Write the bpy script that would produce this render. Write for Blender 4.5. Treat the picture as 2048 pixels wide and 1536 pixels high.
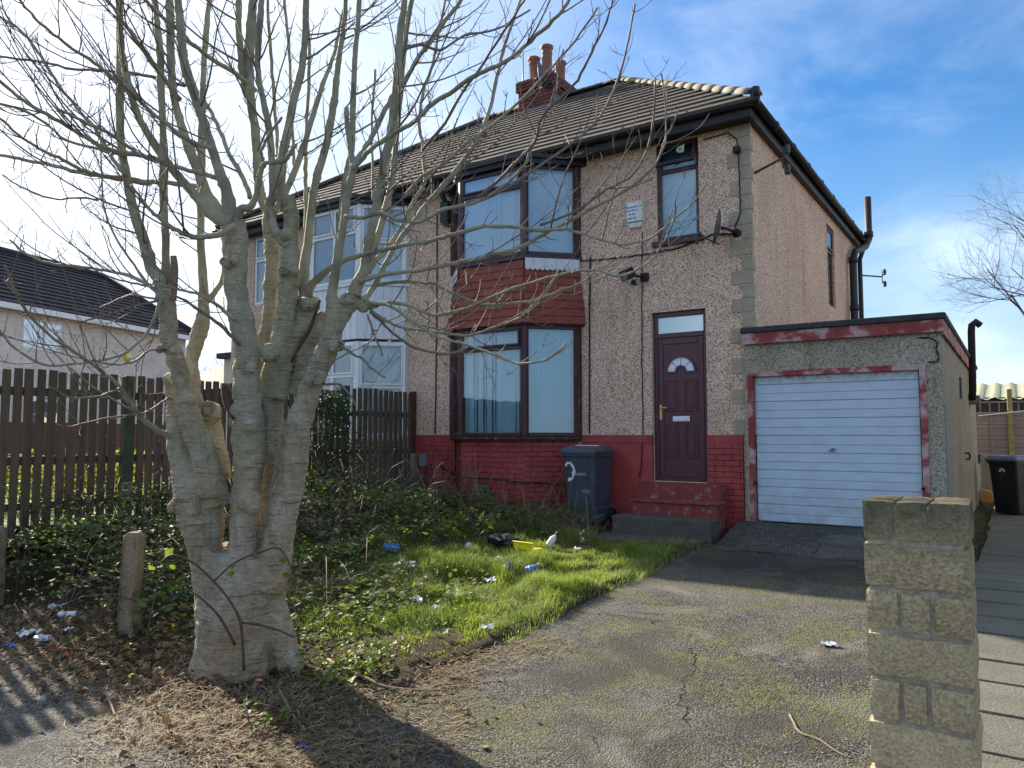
import bpy, math, random
import numpy as np
from mathutils import Vector, Matrix, noise as mn
random.seed(7); RNG=np.random.default_rng(7)
sc=bpy.context.scene
for o in list(bpy.data.objects): bpy.data.objects.remove(o)
C=sc.collection
# ------------------------------------------------------------------ camera
F_PX=1500.0; PITCH=math.atan(102/F_PX); YAW=math.atan(1011/1503); H=1.6
cd=bpy.data.cameras.new('camera'); cam=bpy.data.objects.new('camera',cd); C.objects.link(cam)
cam.location=(0,0,H); cam.rotation_euler=(math.pi/2+PITCH,0,YAW)
cd.sensor_width=36; cd.lens=F_PX/2048*36; cd.clip_end=2000; cd.clip_start=.05
sc.camera=cam
# ------------------------------------------------------------------ light
SUN_AZ=math.radians(77); SUN_EL=math.radians(27)      # azimuth left of +y
sdir=Vector((-math.sin(SUN_AZ)*math.cos(SUN_EL),math.cos(SUN_AZ)*math.cos(SUN_EL),math.sin(SUN_EL)))
sl=bpy.data.lights.new('sun','SUN'); sl.energy=3.15; sl.angle=math.radians(.6); sl.color=(1,.90,.74)
so=bpy.data.objects.new('sun',sl); C.objects.link(so); so.rotation_euler=sdir.to_track_quat('Z','Y').to_euler()
so.location=(-20,5,20)
w=bpy.data.worlds.new('World'); sc.world=w; w.use_nodes=True
nt=w.node_tree; N=nt.nodes; L=nt.links
for n in list(N): N.remove(n)
out=N.new('ShaderNodeOutputWorld'); bg=N.new('ShaderNodeBackground'); bg.inputs[1].default_value=.085
sky=N.new('ShaderNodeTexSky'); sky.sky_type='NISHITA'; sky.sun_disc=False
sky.sun_elevation=SUN_EL; sky.sun_rotation=-SUN_AZ; sky.air_density=1.0; sky.dust_density=.25; sky.ozone_density=4.0
tc=N.new('ShaderNodeTexCoord')
# broken thin cloud over the whole dome, thickening to white haze around the sun
nrm=N.new('ShaderNodeVectorMath'); nrm.operation='NORMALIZE'; L.new(tc.outputs['Generated'],nrm.inputs[0])
def mth(op,a,b=None,c=None):
    m=N.new('ShaderNodeMath'); m.operation=op
    for i,x in enumerate((a,b,c)):
        if x is None: continue
        if isinstance(x,(int,float)): m.inputs[i].default_value=x
        else: L.new(x,m.inputs[i])
    return m.outputs[0]
def sky_noise(scale,off,detail,dist,zs=2.2):
    mp=N.new('ShaderNodeMapping'); mp.inputs['Scale'].default_value=(1,1,zs); mp.inputs['Location'].default_value=off; L.new(nrm.outputs[0],mp.inputs[0])
    nz=N.new('ShaderNodeTexNoise'); nz.inputs['Scale'].default_value=scale; nz.inputs['Detail'].default_value=detail; nz.inputs['Roughness'].default_value=.56; nz.inputs['Distortion'].default_value=dist
    L.new(mp.outputs[0],nz.inputs[0]); return nz.outputs[0]
def rngw(x,a,b):
    r=N.new('ShaderNodeMapRange'); r.interpolation_type='SMOOTHSTEP'; r.inputs[1].default_value=a; r.inputs[2].default_value=b; L.new(x,r.inputs[0]); return r.outputs[0]
CLOUD_OFF=(4.7,19.9,9.4)
cover=rngw(sky_noise(1.15,CLOUD_OFF,3,.1,1.4),.44,.66)
wisp=rngw(sky_noise(3.4,(.35,.1,.2),8,.35),.38,.72)
dp=N.new('ShaderNodeVectorMath'); dp.operation='DOT_PRODUCT'; dp.inputs[1].default_value=sdir; L.new(nrm.outputs[0],dp.inputs[0])
glow=rngw(dp.outputs['Value'],.60,1.0)
cf=mth('ADD',mth('MULTIPLY',mth('MULTIPLY',cover,mth('ADD',mth('MULTIPLY',wisp,.6),.4)),.85),mth('MULTIPLY',wisp,.22))
sepz=N.new('ShaderNodeSeparateXYZ'); L.new(nrm.outputs[0],sepz.inputs[0])
haze=mth('MULTIPLY',mth('SUBTRACT',1.0,rngw(sepz.outputs[2],.02,.42)),.80)
fac=mth('MINIMUM',mth('ADD',cf,mth('MULTIPLY',glow,.66)),.94)
hs=N.new('ShaderNodeHueSaturation'); hs.inputs['Saturation'].default_value=1.25; hs.inputs['Value'].default_value=.62; L.new(sky.outputs[0],hs.inputs['Color'])
ccol=N.new('ShaderNodeMix'); ccol.data_type='RGBA'
ccol.inputs[6].default_value=(4.9,5.3,5.9,1); ccol.inputs[7].default_value=(4.3,4.4,4.4,1)
L.new(glow,ccol.inputs[0])
mix=N.new('ShaderNodeMix'); mix.data_type='RGBA'; L.new(fac,mix.inputs[0]); hm=N.new('ShaderNodeMix'); hm.data_type='RGBA'; L.new(haze,hm.inputs[0]); L.new(hs.outputs[0],hm.inputs[6]); hm.inputs[7].default_value=(1.5,2.2,3.0,1); L.new(hm.outputs[2],mix.inputs[6]); L.new(ccol.outputs[2],mix.inputs[7])
L.new(mix.outputs[2],bg.inputs[0]); L.new(bg.outputs[0],out.inputs[0])
sc.view_settings.view_transform='Standard'; sc.view_settings.look='None'; sc.view_settings.exposure=1.9; sc.view_settings.gamma=1
sc.view_settings.use_curve_mapping=False
# ------------------------------------------------------------------ helpers
_cp,_sp,_cy,_sy=math.cos(PITCH),math.sin(PITCH),math.cos(YAW),math.sin(YAW)
FW=Vector((-_sy*_cp,_cy*_cp,_sp)); RT=Vector((_cy,_sy,0)); UP=RT.cross(FW); CAM=Vector((0,0,H))
def ray(px,py): return FW+RT*((px-1024)/F_PX)-UP*((py-768)/F_PX)
def at(px,py,d): return CAM+ray(px,py)*d
def sm(a,b,t):
    t=min(1,max(0,(t-a)/(b-a))); return t*t*(3-2*t)
def gz0(x,y):
    z=.31*min(1,max(0,(y-2.6)/7.4))
    z+=.085*min(4.6,max(0,-x-4.6))*sm(2.5,6.5,y)
    if x>-.72:
        pz=.02+.11*sm(2,12,y); k=sm(-.72,-.5,x); z=z*(1-k)+pz*k
    return z
def nz3(x,y,s,seed=0): return mn.noise(Vector((x*s+seed,y*s-seed,seed*.7)))
def gz(x,y):
    z=gz0(x,y)
    k=sm(-3.16,-3.36,x) if y>2.9 else 0
    k*=sm(2.9,3.6,y)*(1-sm(9.2,9.6,y))
    return z+k*(.03+.045*nz3(x,y,1.1)+.02*nz3(x,y,3.3,5))
def G(px,py):
    d=ray(px,py); t=.6
    while t<60:
        p=CAM+d*t
        if p.z<gz(p.x,p.y): break
        t+=.008
    return p
class MB:
    def __init__(s): s.v=[]; s.f=[]; s.m=[]; s.sm=[]
    def add(s,vs,fs,m=0,smooth=False):
        b=len(s.v); s.v+= [tuple(p) for p in vs]; s.f+=[tuple(i+b for i in f) for f in fs]; s.m+=[m]*len(fs); s.sm+=[smooth]*len(fs)
    def box(s,x0,x1,y0,y1,z0,z1,m=0):
        s.add([(x0,y0,z0),(x1,y0,z0),(x1,y1,z0),(x0,y1,z0),(x0,y0,z1),(x1,y0,z1),(x1,y1,z1),(x0,y1,z1)],
              [(0,3,2,1),(4,5,6,7),(0,1,5,4),(1,2,6,5),(2,3,7,6),(3,0,4,7)],m)
    def fbox(s,O,u,n,u0,u1,n0,n1,v0,v1,m=0,c=0):
        """box in a wall frame: O origin, u along the wall, n outward, z up; optional chamfer"""
        O=Vector(O);u=Vector(u);n=Vector(n);k=Vector((0,0,1))
        P=lambda a,b,d:O+u*a+n*b+k*d
        if c<=0:
            vs=[P(u0,n0,v0),P(u1,n0,v0),P(u1,n1,v0),P(u0,n1,v0),P(u0,n0,v1),P(u1,n0,v1),P(u1,n1,v1),P(u0,n1,v1)]
            s.add(vs,[(0,1,2,3),(4,7,6,5),(0,4,5,1),(1,5,6,2),(2,6,7,3),(3,7,4,0)],m)
        else:
            vs,fs=cbox_data(1,1,1,0); vs=[]
            lo=(u0,n0,v0);hi=(u1,n1,v1)
            V,Fc=cbox_ab(lo,hi,c); s.add([P(*q) for q in V],Fc,m)
    def quad(s,a,b,c,d,m=0): s.add([a,b,c,d],[(0,1,2,3)],m)
    def tube(s,pts,rad,n=8,m=0,cap=True,smooth=True,jit=0):
        pts=[Vector(p) for p in pts]; k=len(pts)
        if isinstance(rad,(int,float)): rad=[rad]*k
        t0=(pts[1]-pts[0]).normalized(); ref=Vector((0,0,1)) if abs(t0.z)<.9 else Vector((1,0,0))
        nx=t0.cross(ref).normalized(); vs=[]
        for i in range(k):
            t=(pts[min(i+1,k-1)]-pts[max(i-1,0)])
            t=t.normalized() if t.length>1e-9 else t0
            nx=(nx-t*nx.dot(t)); nx=nx.normalized() if nx.length>1e-6 else t.orthogonal().normalized()
            ny=t.cross(nx)
            for j in range(n):
                a=2*math.pi*j/n; r=rad[i]*(1+(random.uniform(-jit,jit) if jit else 0))
                vs.append(pts[i]+(nx*math.cos(a)+ny*math.sin(a))*r)
        fs=[(i*n+j,i*n+(j+1)%n,(i+1)*n+(j+1)%n,(i+1)*n+j) for i in range(k-1) for j in range(n)]
        if cap: fs+=[tuple(range(n-1,-1,-1)),tuple((k-1)*n+j for j in range(n))]
        s.add(vs,fs,m,smooth)
    def lathe(s,prof,n=16,M=None,m=0,smooth=True):
        M=M or Matrix(); vs=[];k=len(prof)
        for r,z in prof:
            for j in range(n):
                a=2*math.pi*j/n; vs.append(M@Vector((r*math.cos(a),r*math.sin(a),z)))
        fs=[(i*n+j,i*n+(j+1)%n,(i+1)*n+(j+1)%n,(i+1)*n+j) for i in range(k-1) for j in range(n)]
        fs+=[tuple(range(n-1,-1,-1)),tuple((k-1)*n+j for j in range(n))]
        s.add(vs,fs,m,smooth)
    def mesh(s,name,mats):
        me=bpy.data.meshes.new(name); me.from_pydata(s.v,[],s.f)
        for mt in (mats if isinstance(mats,(list,tuple)) else [mats]): me.materials.append(mt)
        me.polygons.foreach_set('material_index',s.m); me.polygons.foreach_set('use_smooth',s.sm); me.update(); return me
    def build(s,name,mats,parent=None):
        return link(name,s.mesh(name,mats),parent)
def wpos(o):
    return Vector(o.location)+(wpos(o.parent) if (o.parent and o.parent.type=='EMPTY') else Vector())
def link(name,data,parent=None,M=None):
    o=bpy.data.objects.new(name,data); C.objects.link(o)
    if M is not None: o.matrix_world=M
    if parent is not None:
        o.parent=parent
        r=parent
        while r.parent: r=r.parent
        o.matrix_parent_inverse=Matrix.Translation(-Vector(r.location)) if r.type=='EMPTY' else Matrix()
        if parent.type!='EMPTY': o.matrix_parent_inverse=Matrix()
    return o
def cbox_ab(lo,hi,c):
    V=[];idx={}
    for ax in range(3):
        for s in (0,1):
            for a in (0,1):
                for b in (0,1):
                    o=[(ax+1)%3,(ax+2)%3]; p=[0,0,0]
                    p[ax]=hi[ax] if s else lo[ax]
                    p[o[0]]=(hi[o[0]]-c) if a else lo[o[0]]+c; p[o[1]]=(hi[o[1]]-c) if b else lo[o[1]]+c
                    key=[0,0,0]; key[ax]=s; key[o[0]]=a; key[o[1]]=b
                    idx[(ax,tuple(key))]=len(V); V.append(tuple(p))
    Fc=[]
    for ax in range(3):
        o=[(ax+1)%3,(ax+2)%3]
        for s in (0,1):
            q=[]
            for a,b in ((0,0),(1,0),(1,1),(0,1)):
                k=[0,0,0];k[ax]=s;k[o[0]]=a;k[o[1]]=b; q.append(idx[(ax,tuple(k))])
            Fc.append(tuple(q) if s else tuple(q[::-1]))
    for ax in range(3):     # edge chamfers along axis ax
        o=[(ax+1)%3,(ax+2)%3]
        for a in (0,1):
            for b in (0,1):
                def K(t):
                    k=[0,0,0];k[ax]=t;k[o[0]]=a;k[o[1]]=b; return tuple(k)
                Fc.append((idx[(o[0],K(0))],idx[(o[0],K(1))],idx[(o[1],K(1))],idx[(o[1],K(0))]))
    for a in (0,1):
        for b in (0,1):
            for d in (0,1): Fc.append(tuple(idx[(ax,(a,b,d))] for ax in range(3)))
    return V,Fc
def cbox_data(*a): return [],[]
def unit_piece(name,mat,c=.04,cy=None):
    """unit chamfered block centred on the origin, to be scaled per piece"""
    mb=MB(); V,Fc=cbox_ab((-.5,-.5,-.5),(.5,.5,.5),c); mb.add(V,Fc); return mb.mesh(name,mat)
def frame_m(O,u,n,uc,nc,vc,su,sn,sv,tilt=0):
    u=Vector(u);n=Vector(n);k=Vector((0,0,1)); o=Vector(O)+u*uc+n*nc+k*vc
    M=Matrix(((u.x*su,n.x*sn,0,o.x),(u.y*su,n.y*sn,0,o.y),(0,0,sv,o.z),(0,0,0,1)))
    if tilt: M=Matrix.Translation(o)@Matrix.Rotation(tilt,4,u)@Matrix.Translation(-o)@M
    return M
def tag(o,label=None,cat=None,group=None,kind=None):
    if label: o['label']=label
    if cat: o['category']=cat
    if group: o['group']=group
    if kind: o['kind']=kind
    return o
def thing(name,label,cat,loc=(0,0,0),group=None):
    o=bpy.data.objects.new(name,None); C.objects.link(o); o.location=loc; o.empty_display_size=.2
    return tag(o,label,cat,group)
def struct(name,mb,m): return tag(mb.build(name,m),kind='structure')
# ------------------------------------------------------------------ materials
class MT:
    def __init__(s,name,rough=.7,spec=.4):
        s.m=bpy.data.materials.new(name); s.m.use_nodes=True; s.n=s.m.node_tree.nodes; s.l=s.m.node_tree.links
        s.b=s.n['Principled BSDF']; s.b.inputs['Roughness'].default_value=rough; s.b.inputs['Specular IOR Level'].default_value=spec
        s.tc=s.n.new('ShaderNodeTexCoord'); s.geo=s.n.new('ShaderNodeNewGeometry')
        s.pos=s.geo.outputs['Position']
    def mapv(s,scale=(1,1,1),vec=None,rot=(0,0,0)):
        m=s.n.new('ShaderNodeMapping'); m.inputs['Scale'].default_value=scale; m.inputs['Rotation'].default_value=rot; s.l.new(vec or s.pos,m.inputs[0]); return m.outputs[0]
    def noise(s,scale,detail=4,rough=.55,vec=None,dist=0):
        t=s.n.new('ShaderNodeTexNoise'); t.inputs['Scale'].default_value=scale; t.inputs['Detail'].default_value=detail; t.inputs['Roughness'].default_value=rough; t.inputs['Distortion'].default_value=dist
        s.l.new(vec or s.pos,t.inputs[0]); return t.outputs[0]
    def vor(s,scale,out='Color',vec=None,feature='F1'):
        t=s.n.new('ShaderNodeTexVoronoi'); t.feature=feature; t.inputs['Scale'].default_value=scale; s.l.new(vec or s.pos,t.inputs[0]); return t.outputs[out]
    def ramp(s,fac,stops,interp='LINEAR'):
        r=s.n.new('ShaderNodeValToRGB'); r.color_ramp.interpolation=interp; e=r.color_ramp.elements
        while len(e)<len(stops): e.new(.5)
        for i,(p,c) in enumerate(stops): e[i].position=p; e[i].color=(*c,1) if len(c)==3 else c
        s.l.new(fac,r.inputs[0]); return r.outputs[0]
    def rng(s,fac,a,b,c=0,d=1):
        r=s.n.new('ShaderNodeMapRange'); r.inputs[1].default_value=a; r.inputs[2].default_value=b; r.inputs[3].default_value=c; r.inputs[4].default_value=d; s.l.new(fac,r.inputs[0]); return r.outputs[0]
    def mix(s,fac,a,b,mode='MIX'):
        m=s.n.new('ShaderNodeMix'); m.data_type='RGBA'; m.blend_type=mode
        for i,x in ((0,fac),(6,a),(7,b)):
            if isinstance(x,(int,float)): m.inputs[i].default_value=x
            elif isinstance(x,tuple): m.inputs[i].default_value=(*x,1)
            else: s.l.new(x,m.inputs[i])
        return m.outputs[2]
    def math(s,op,a,b=None):
        m=s.n.new('ShaderNodeMath'); m.operation=op
        for i,x in enumerate((a,b)):
            if x is None: continue
            if isinstance(x,(int,float)): m.inputs[i].default_value=x
            else: s.l.new(x,m.inputs[i])
        return m.outputs[0]
    def island(s): return s.geo.outputs['Random Per Island']
    def orand(s):
        o=s.n.new('ShaderNodeObjectInfo'); return o.outputs['Random']
    def sep(s,vec=None):
        x=s.n.new('ShaderNodeSeparateXYZ'); s.l.new(vec or s.pos,x.inputs[0]); return x.outputs
    def col(s,c):
        if isinstance(c,tuple): s.b.inputs['Base Color'].default_value=(*c,1)
        else: s.l.new(c,s.b.inputs['Base Color'])
        return s
    def rgh(s,c): s.l.new(c,s.b.inputs['Roughness']); return s
    def bump(s,h,dist=.01,strength=1):
        b=s.n.new('ShaderNodeBump'); b.inputs['Strength'].default_value=strength; b.inputs['Distance'].default_value=dist; s.l.new(h,b.inputs['Height']); s.l.new(b.outputs[0],s.b.inputs['Normal']); return s
    def translucent(s,colr,amt):
        t=s.n.new('ShaderNodeBsdfTranslucent'); 
        if isinstance(colr,tuple): t.inputs[0].default_value=(*colr,1)
        else: s.l.new(colr,t.inputs[0])
        mx=s.n.new('ShaderNodeMixShader'); mx.inputs[0].default_value=amt
        s.l.new(s.b.outputs[0],mx.inputs[1]); s.l.new(t.outputs[0],mx.inputs[2])
        s.l.new(mx.outputs[0],s.n['Material Output'].inputs[0]); return s
M={}
def simple(name,c,rough=.6,var=.15,scale=8,spec=.4,bump=0):
    t=MT(name,rough,spec); n=t.noise(scale,5,.6)
    lo=tuple(x*(1-var) for x in c); hi=tuple(min(1,x*(1+var)) for x in c)
    t.col(t.ramp(n,[(.3,lo),(.7,hi)]))
    if bump: t.bump(n,bump)
    M[name]=t.m; return t
def pebbledash(name,dark,mid,light,pale,sc_=42):
    t=MT(name,.85,.25); jit=t.noise(150,2,.5)
    v=t.vor(sc_,'Color'); s=t.sep(v)[0]
    s=t.math('ADD',t.math('MULTIPLY',s,.8),t.math('MULTIPLY',jit,.25))
    c=t.ramp(s,[(.10,dark),(.30,mid),(.55,light),(.92,pale)])
    big=t.noise(.8,4,.6); c=t.mix(t.rng(big,.35,.75,0,.35),c,(.30,.22,.15),'MULTIPLY')
    streak=t.noise(1,4,.6,t.mapv((2.2,2.2,.22))); c=t.mix(t.rng(streak,.56,.78,0,.4),c,(.22,.20,.17),'MULTIPLY')
    d=t.vor(sc_,'Distance'); t.col(c).bump(d,.012,.7); M[name]=t.m
pebbledash('pebbledash',(.095,.048,.032),(.52,.32,.215),(.80,.565,.42),(.95,.78,.63),85)
pebbledash('render_grey',(.10,.085,.06),(.30,.26,.19),(.45,.40,.305),(.58,.53,.42),90)
pebbledash('render_far',(.52,.47,.42),(.62,.57,.51),(.68,.63,.57),(.76,.71,.65),30)
t=MT('red_paint',.55,.35); n=t.noise(3,6,.65); c=t.ramp(n,[(.3,(.26,.040,.040)),(.55,(.36,.060,.055)),(.75,(.43,.088,.078))])
wr=t.noise(34,5,.7); c=t.mix(t.rng(wr,.68,.74,0,.8),c,(.33,.22,.17)); c=t.mix(t.math('MULTIPLY',t.orand(),.25),c,(.15,.02,.025)); t.col(c).bump(wr,.004); M['red_paint']=t.m
t=MT('red_mortar',.8,.2); n=t.noise(14,5,.7); t.col(t.ramp(n,[(.35,(.15,.026,.026)),(.62,(.23,.045,.04)),(.72,(.36,.24,.19))])); M['red_mortar']=t.m
t=MT('red_step',.7,.3); n=t.noise(9,6,.7); t.col(t.ramp(n,[(.35,(.20,.035,.032)),(.56,(.23,.05,.045)),(.62,(.22,.18,.14)),(.8,(.30,.26,.21))])).bump(n,.01); M['red_step']=t.m
t=MT('hung_tile',.65,.3); n=t.noise(12,5,.6); c=t.ramp(n,[(.3,(.20,.036,.028)),(.7,(.30,.068,.048))]); c=t.mix(t.math('MULTIPLY',t.orand(),.7),c,(.25,.072,.045)); st=t.noise(3,4,.6); c=t.mix(t.rng(st,.5,.75,0,.6),c,(.09,.03,.03)); t.col(c).bump(n,.004); M['hung_tile']=t.m
t=MT('chimney_brick',.8,.2); n=t.noise(10,5,.6); c=t.ramp(n,[(.3,(.17,.055,.040)),(.7,(.30,.105,.075))]); c=t.mix(t.math('MULTIPLY',t.orand(),.6),c,(.16,.06,.055)); st=t.noise(1.6,3,.5); c=t.mix(t.rng(st,.5,.7,0,.75),c,(.045,.03,.03)); t.col(c).bump(n,.005); M['chimney_brick']=t.m
simple('mortar_dark',(.09,.07,.06),.9,.3,20)
t=MT('brick_wall_far',.8,.2); bk=t.n.new('ShaderNodeTexBrick'); bk.inputs['Scale'].default_value=4.4; bk.inputs['Color1'].default_value=(.22,.07,.05,1); bk.inputs['Color2'].default_value=(.16,.05,.04,1); bk.inputs['Mortar'].default_value=(.45,.36,.31,1); bk.inputs['Mortar Size'].default_value=.03
t.l.new(t.mapv((1,1,1),rot=(math.pi/2,0,0)),bk.inputs[0]); t.col(bk.outputs[0]); M['brick_wall_far']=t.m
t=MT('quoin_stone',.85,.2); n=t.noise(9,6,.65); f=t.noise(70,4,.6); c=t.ramp(n,[(.3,(.31,.26,.175)),(.7,(.52,.45,.32))]); c=t.mix(t.math('MULTIPLY',t.orand(),.4),c,(.32,.28,.20)); c=t.mix(.3,c,t.ramp(f,[(.4,(.16,.13,.09)),(.6,(.55,.49,.38))])); t.col(c).bump(f,.006); M['quoin_stone']=t.m
t=MT('pillar_stone',.9,.2); n=t.noise(5,6,.7); f=t.noise(75,5,.65); g=t.noise(22,4,.6)
c=t.ramp(n,[(.28,(.46,.34,.165)),(.5,(.68,.52,.285)),(.72,(.80,.65,.40))]); c=t.mix(t.math('MULTIPLY',t.orand(),.7),c,(.33,.245,.13)); c=t.mix(.42,c,t.ramp(f,[(.38,(.10,.08,.045)),(.62,(.70,.58,.39))])); st=t.noise(11,5,.7,dist=.5); c=t.mix(t.rng(st,.58,.72,0,.5),c,(.14,.125,.075))
z=t.sep()[2]; top=t.math('MULTIPLY',t.rng(z,1.12,1.30,0,1),t.rng(n,.3,.6,.55,1)); c=t.mix(top,c,t.ramp(g,[(.35,(.055,.052,.038)),(.7,(.15,.145,.09))]))
hh=t.math('ADD',t.math('MULTIPLY',f,.5),g); t.col(c).bump(hh,.022); M['pillar_stone']=t.m
simple('mortar_light',(.36,.31,.23),.95,.4,25,bump=.01)
t=MT('concrete',.9,.2); n=t.noise(7,6,.7); f=t.noise(60,4,.7); c=t.ramp(n,[(.3,(.14,.13,.11)),(.7,(.27,.25,.21))]); c=t.mix(.3,c,t.ramp(f,[(.4,(.06,.055,.045)),(.6,(.4,.37,.32))])); t.col(c).bump(f,.008); M['concrete']=t.m
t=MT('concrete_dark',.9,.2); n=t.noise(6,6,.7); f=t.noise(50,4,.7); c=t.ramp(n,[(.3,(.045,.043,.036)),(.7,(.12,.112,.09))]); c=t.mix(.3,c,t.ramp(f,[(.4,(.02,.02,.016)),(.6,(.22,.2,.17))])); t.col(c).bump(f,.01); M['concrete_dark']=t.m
t=MT('post_stone',.9,.2); n=t.noise(9,6,.7); f=t.noise(80,4,.7); c=t.ramp(n,[(.3,(.17,.145,.10)),(.7,(.36,.30,.21))]); c=t.mix(.3,c,t.ramp(f,[(.4,(.07,.06,.04)),(.6,(.5,.43,.32))])); t.col(c).bump(f,.012); M['post_stone']=t.m
t=MT('flagstone',.85,.25); n=t.noise(2.2,5,.6); f=t.noise(110,3,.6); c=t.ramp(n,[(.3,(.085,.09,.07)),(.7,(.20,.195,.15))]); c=t.mix(t.math('MULTIPLY',t.orand(),.5),c,(.13,.125,.10)); c=t.mix(.35,c,t.ramp(f,[(.4,(.03,.03,.025)),(.6,(.30,.29,.24))])); t.col(c).bump(f,.006); M['flagstone']=t.m
t=MT('maroon_frame',.38,.45); n=t.noise(5,4,.5); t.col(t.ramp(n,[(.3,(.038,.012,.015)),(.7,(.062,.020,.024))])); M['maroon_frame']=t.m
t=MT('maroon_door',.33,.5); n=t.noise(40,4,.6,t.mapv((1,1,.08))); t.col(t.ramp(n,[(.3,(.062,.012,.020)),(.7,(.092,.020,.030))])).bump(n,.001); M['maroon_door']=t.m
t=MT('old_wood_frame',.7,.3); n=t.noise(30,5,.6,t.mapv((1,1,.12))); t.col(t.ramp(n,[(.4,(.055,.020,.02)),(.58,(.08,.035,.03)),(.68,(.20,.17,.15)),(.8,(.26,.23,.20))])); M['old_wood_frame']=t.m
simple('black_gutter',(.018,.018,.020),.5,.4,12,.4)
simple('lead',(.22,.23,.25),.6,.3,10)
t=MT('roof_tile',.85,.2); n=t.noise(5,5,.65); f=t.noise(50,3,.6); c=t.ramp(n,[(.3,(.060,.052,.045)),(.7,(.115,.100,.087))]); l=t.noise(13,4,.7); c=t.mix(t.rng(l,.60,.75,0,.4),c,(.17,.165,.12)); t.col(t.mix(.2,c,t.ramp(f,[(.4,(.05,.04,.03)),(.6,(.36,.32,.27))]))).bump(f,.004); M['roof_tile']=t.m
t=MT('hip_tile',.85,.2); n=t.noise(7,5,.65); t.col(t.ramp(n,[(.3,(.16,.14,.105)),(.6,(.28,.25,.195)),(.8,(.31,.30,.19))])).bump(n,.006); M['hip_tile']=t.m
simple('roof_dark',(.030,.024,.028),.75,.25,6)
simple('roof_red',(.14,.055,.04),.8,.3,6)
simple('upvc_white',(.72,.74,.76),.35,.05,3)
simple('cladding_white',(.66,.69,.74),.45,.07,3)
t=MT('scallop_paint',.6,.3); n=t.noise(22,5,.65,t.mapv((1,1,.25))); t.col(t.ramp(n,[(.3,(.30,.31,.33)),(.45,(.62,.65,.70)),(.8,(.74,.77,.82))])); M['scallop_paint']=t.m
t=MT('garage_door_paint',.5,.4); n=t.noise(6,5,.6,t.mapv((.5,1,2))); c=t.ramp(n,[(.3,(.45,.55,.65)),(.7,(.52,.62,.71))]); r=t.noise(20,5,.7); z=t.sep()[2]
c=t.mix(t.math('MULTIPLY',t.rng(r,.60,.68,0,1),t.rng(z,.80,.55,0,.8)),c,(.40,.33,.22)); c=t.mix(t.math('MULTIPLY',t.rng(r,.50,.60,0,1),t.rng(z,2.24,2.34,0,.8)),c,(.30,.20,.10)); gm=t.noise(4,6,.7); c=t.mix(t.math('MULTIPLY',t.rng(gm,.40,.65,0,1),t.rng(z,1.1,.5,.10,.55)),c,(.26,.25,.22)); dd=t.noise(2.6,3,.5); t.bump(dd,.03); t.col(c); M['garage_door_paint']=t.m
t=MT('weathered_red_board',.75,.25); n=t.noise(3.0,8,.68,t.mapv((1,1,1.3)),.4); c=t.ramp(n,[(.34,(.23,.04,.042)),(.47,(.29,.07,.068)),(.53,(.43,.26,.25)),(.68,(.53,.45,.44))]); t.col(c).bump(n,.004); M['weathered_red_board']=t.m
simple('felt',(.035,.040,.045),.8,.4,15,bump=.004)
t=MT('fence_wood',.8,.25); n=t.noise(14,5,.6,t.mapv((1,1,.06))); g=t.noise(1.3,3,.5); c=t.ramp(n,[(.3,(.07,.048,.034)),(.7,(.18,.125,.09))]); c=t.mix(t.math('MULTIPLY',t.orand(),.5),c,(.06,.05,.032)); c=t.mix(t.rng(g,.45,.7,0,.55),c,(.075,.085,.042)); t.col(c).bump(n,.004); M['fence_wood']=t.m
simple('fence_post_red',(.085,.030,.024),.75,.3,9)
simple('fence_post_green',(.060,.060,.036),.85,.35,9,bump=.004)
t=MT('lap_panel',.8,.25); n=t.noise(14,5,.6,t.mapv((.1,1,1))); t.col(t.ramp(n,[(.3,(.23,.185,.165)),(.7,(.36,.30,.27))])); M['lap_panel']=t.m
simple('timber_post',(.30,.24,.10),.8,.25,12)
simple('bin_plastic',(.055,.066,.088),.45,.25,5)
simple('bin_black',(.014,.017,.020),.4,.2,5)
simple('bin_lid',(.065,.075,.095),.4,.25,5)
simple('rubber',(.012,.012,.012),.7,.2,9)
simple('spray_white',(.62,.66,.72),.6,.1,9)
simple('print_white',(.55,.58,.62),.6,.05,9)
simple('plaque_cream',(.62,.62,.53),.5,.08,8)
simple('label_white',(.72,.76,.84),.5,.03,8)
simple('print_blue',(.05,.07,.22),.6,.05,8)
simple('dish_grey',(.065,.07,.08),.5,.2,8)
simple('metal_grey',(.20,.20,.21),.45,.2,10)
simple('rust',(.09,.045,.035),.8,.35,20)
simple('ceramic_dark',(.05,.06,.06),.35,.2,20)
simple('terracotta',(.27,.105,.07),.7,.2,6)
simple('brass',(.62,.47,.17),.35,.1,5)
simple('letter_white',(.75,.76,.78),.35,.04,5)
simple('yellow_box',(.70,.50,.06),.5,.1,6)
simple('cream_wall',(.52,.49,.40),.8,.1,4)
simple('cable_black',(.012,.012,.014),.6,.2,9)
simple('sticker_green',(.50,.60,.50),.5,.05,9)
simple('sticker_ink',(.02,.035,.035),.6,.05,9)
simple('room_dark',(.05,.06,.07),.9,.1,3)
t=MT('blind_blue',.8,.2); n=t.noise(2.5,3,.5,t.mapv((1,1,.4))); t.col(t.mix(t.math('MULTIPLY',t.orand(),.5),t.ramp(n,[(.35,(.50,.74,.84)),(.7,(.64,.84,.92))]),(.40,.64,.76))).translucent((.45,.72,.85),.25); M['blind_blue']=t.m
t=MT('blind_white',.8,.2); n=t.noise(2.5,3,.5,t.mapv((1,1,.4))); t.col(t.ramp(n,[(.35,(.70,.74,.78)),(.7,(.84,.86,.87))])).translucent((.75,.78,.82),.3); M['blind_white']=t.m
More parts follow.
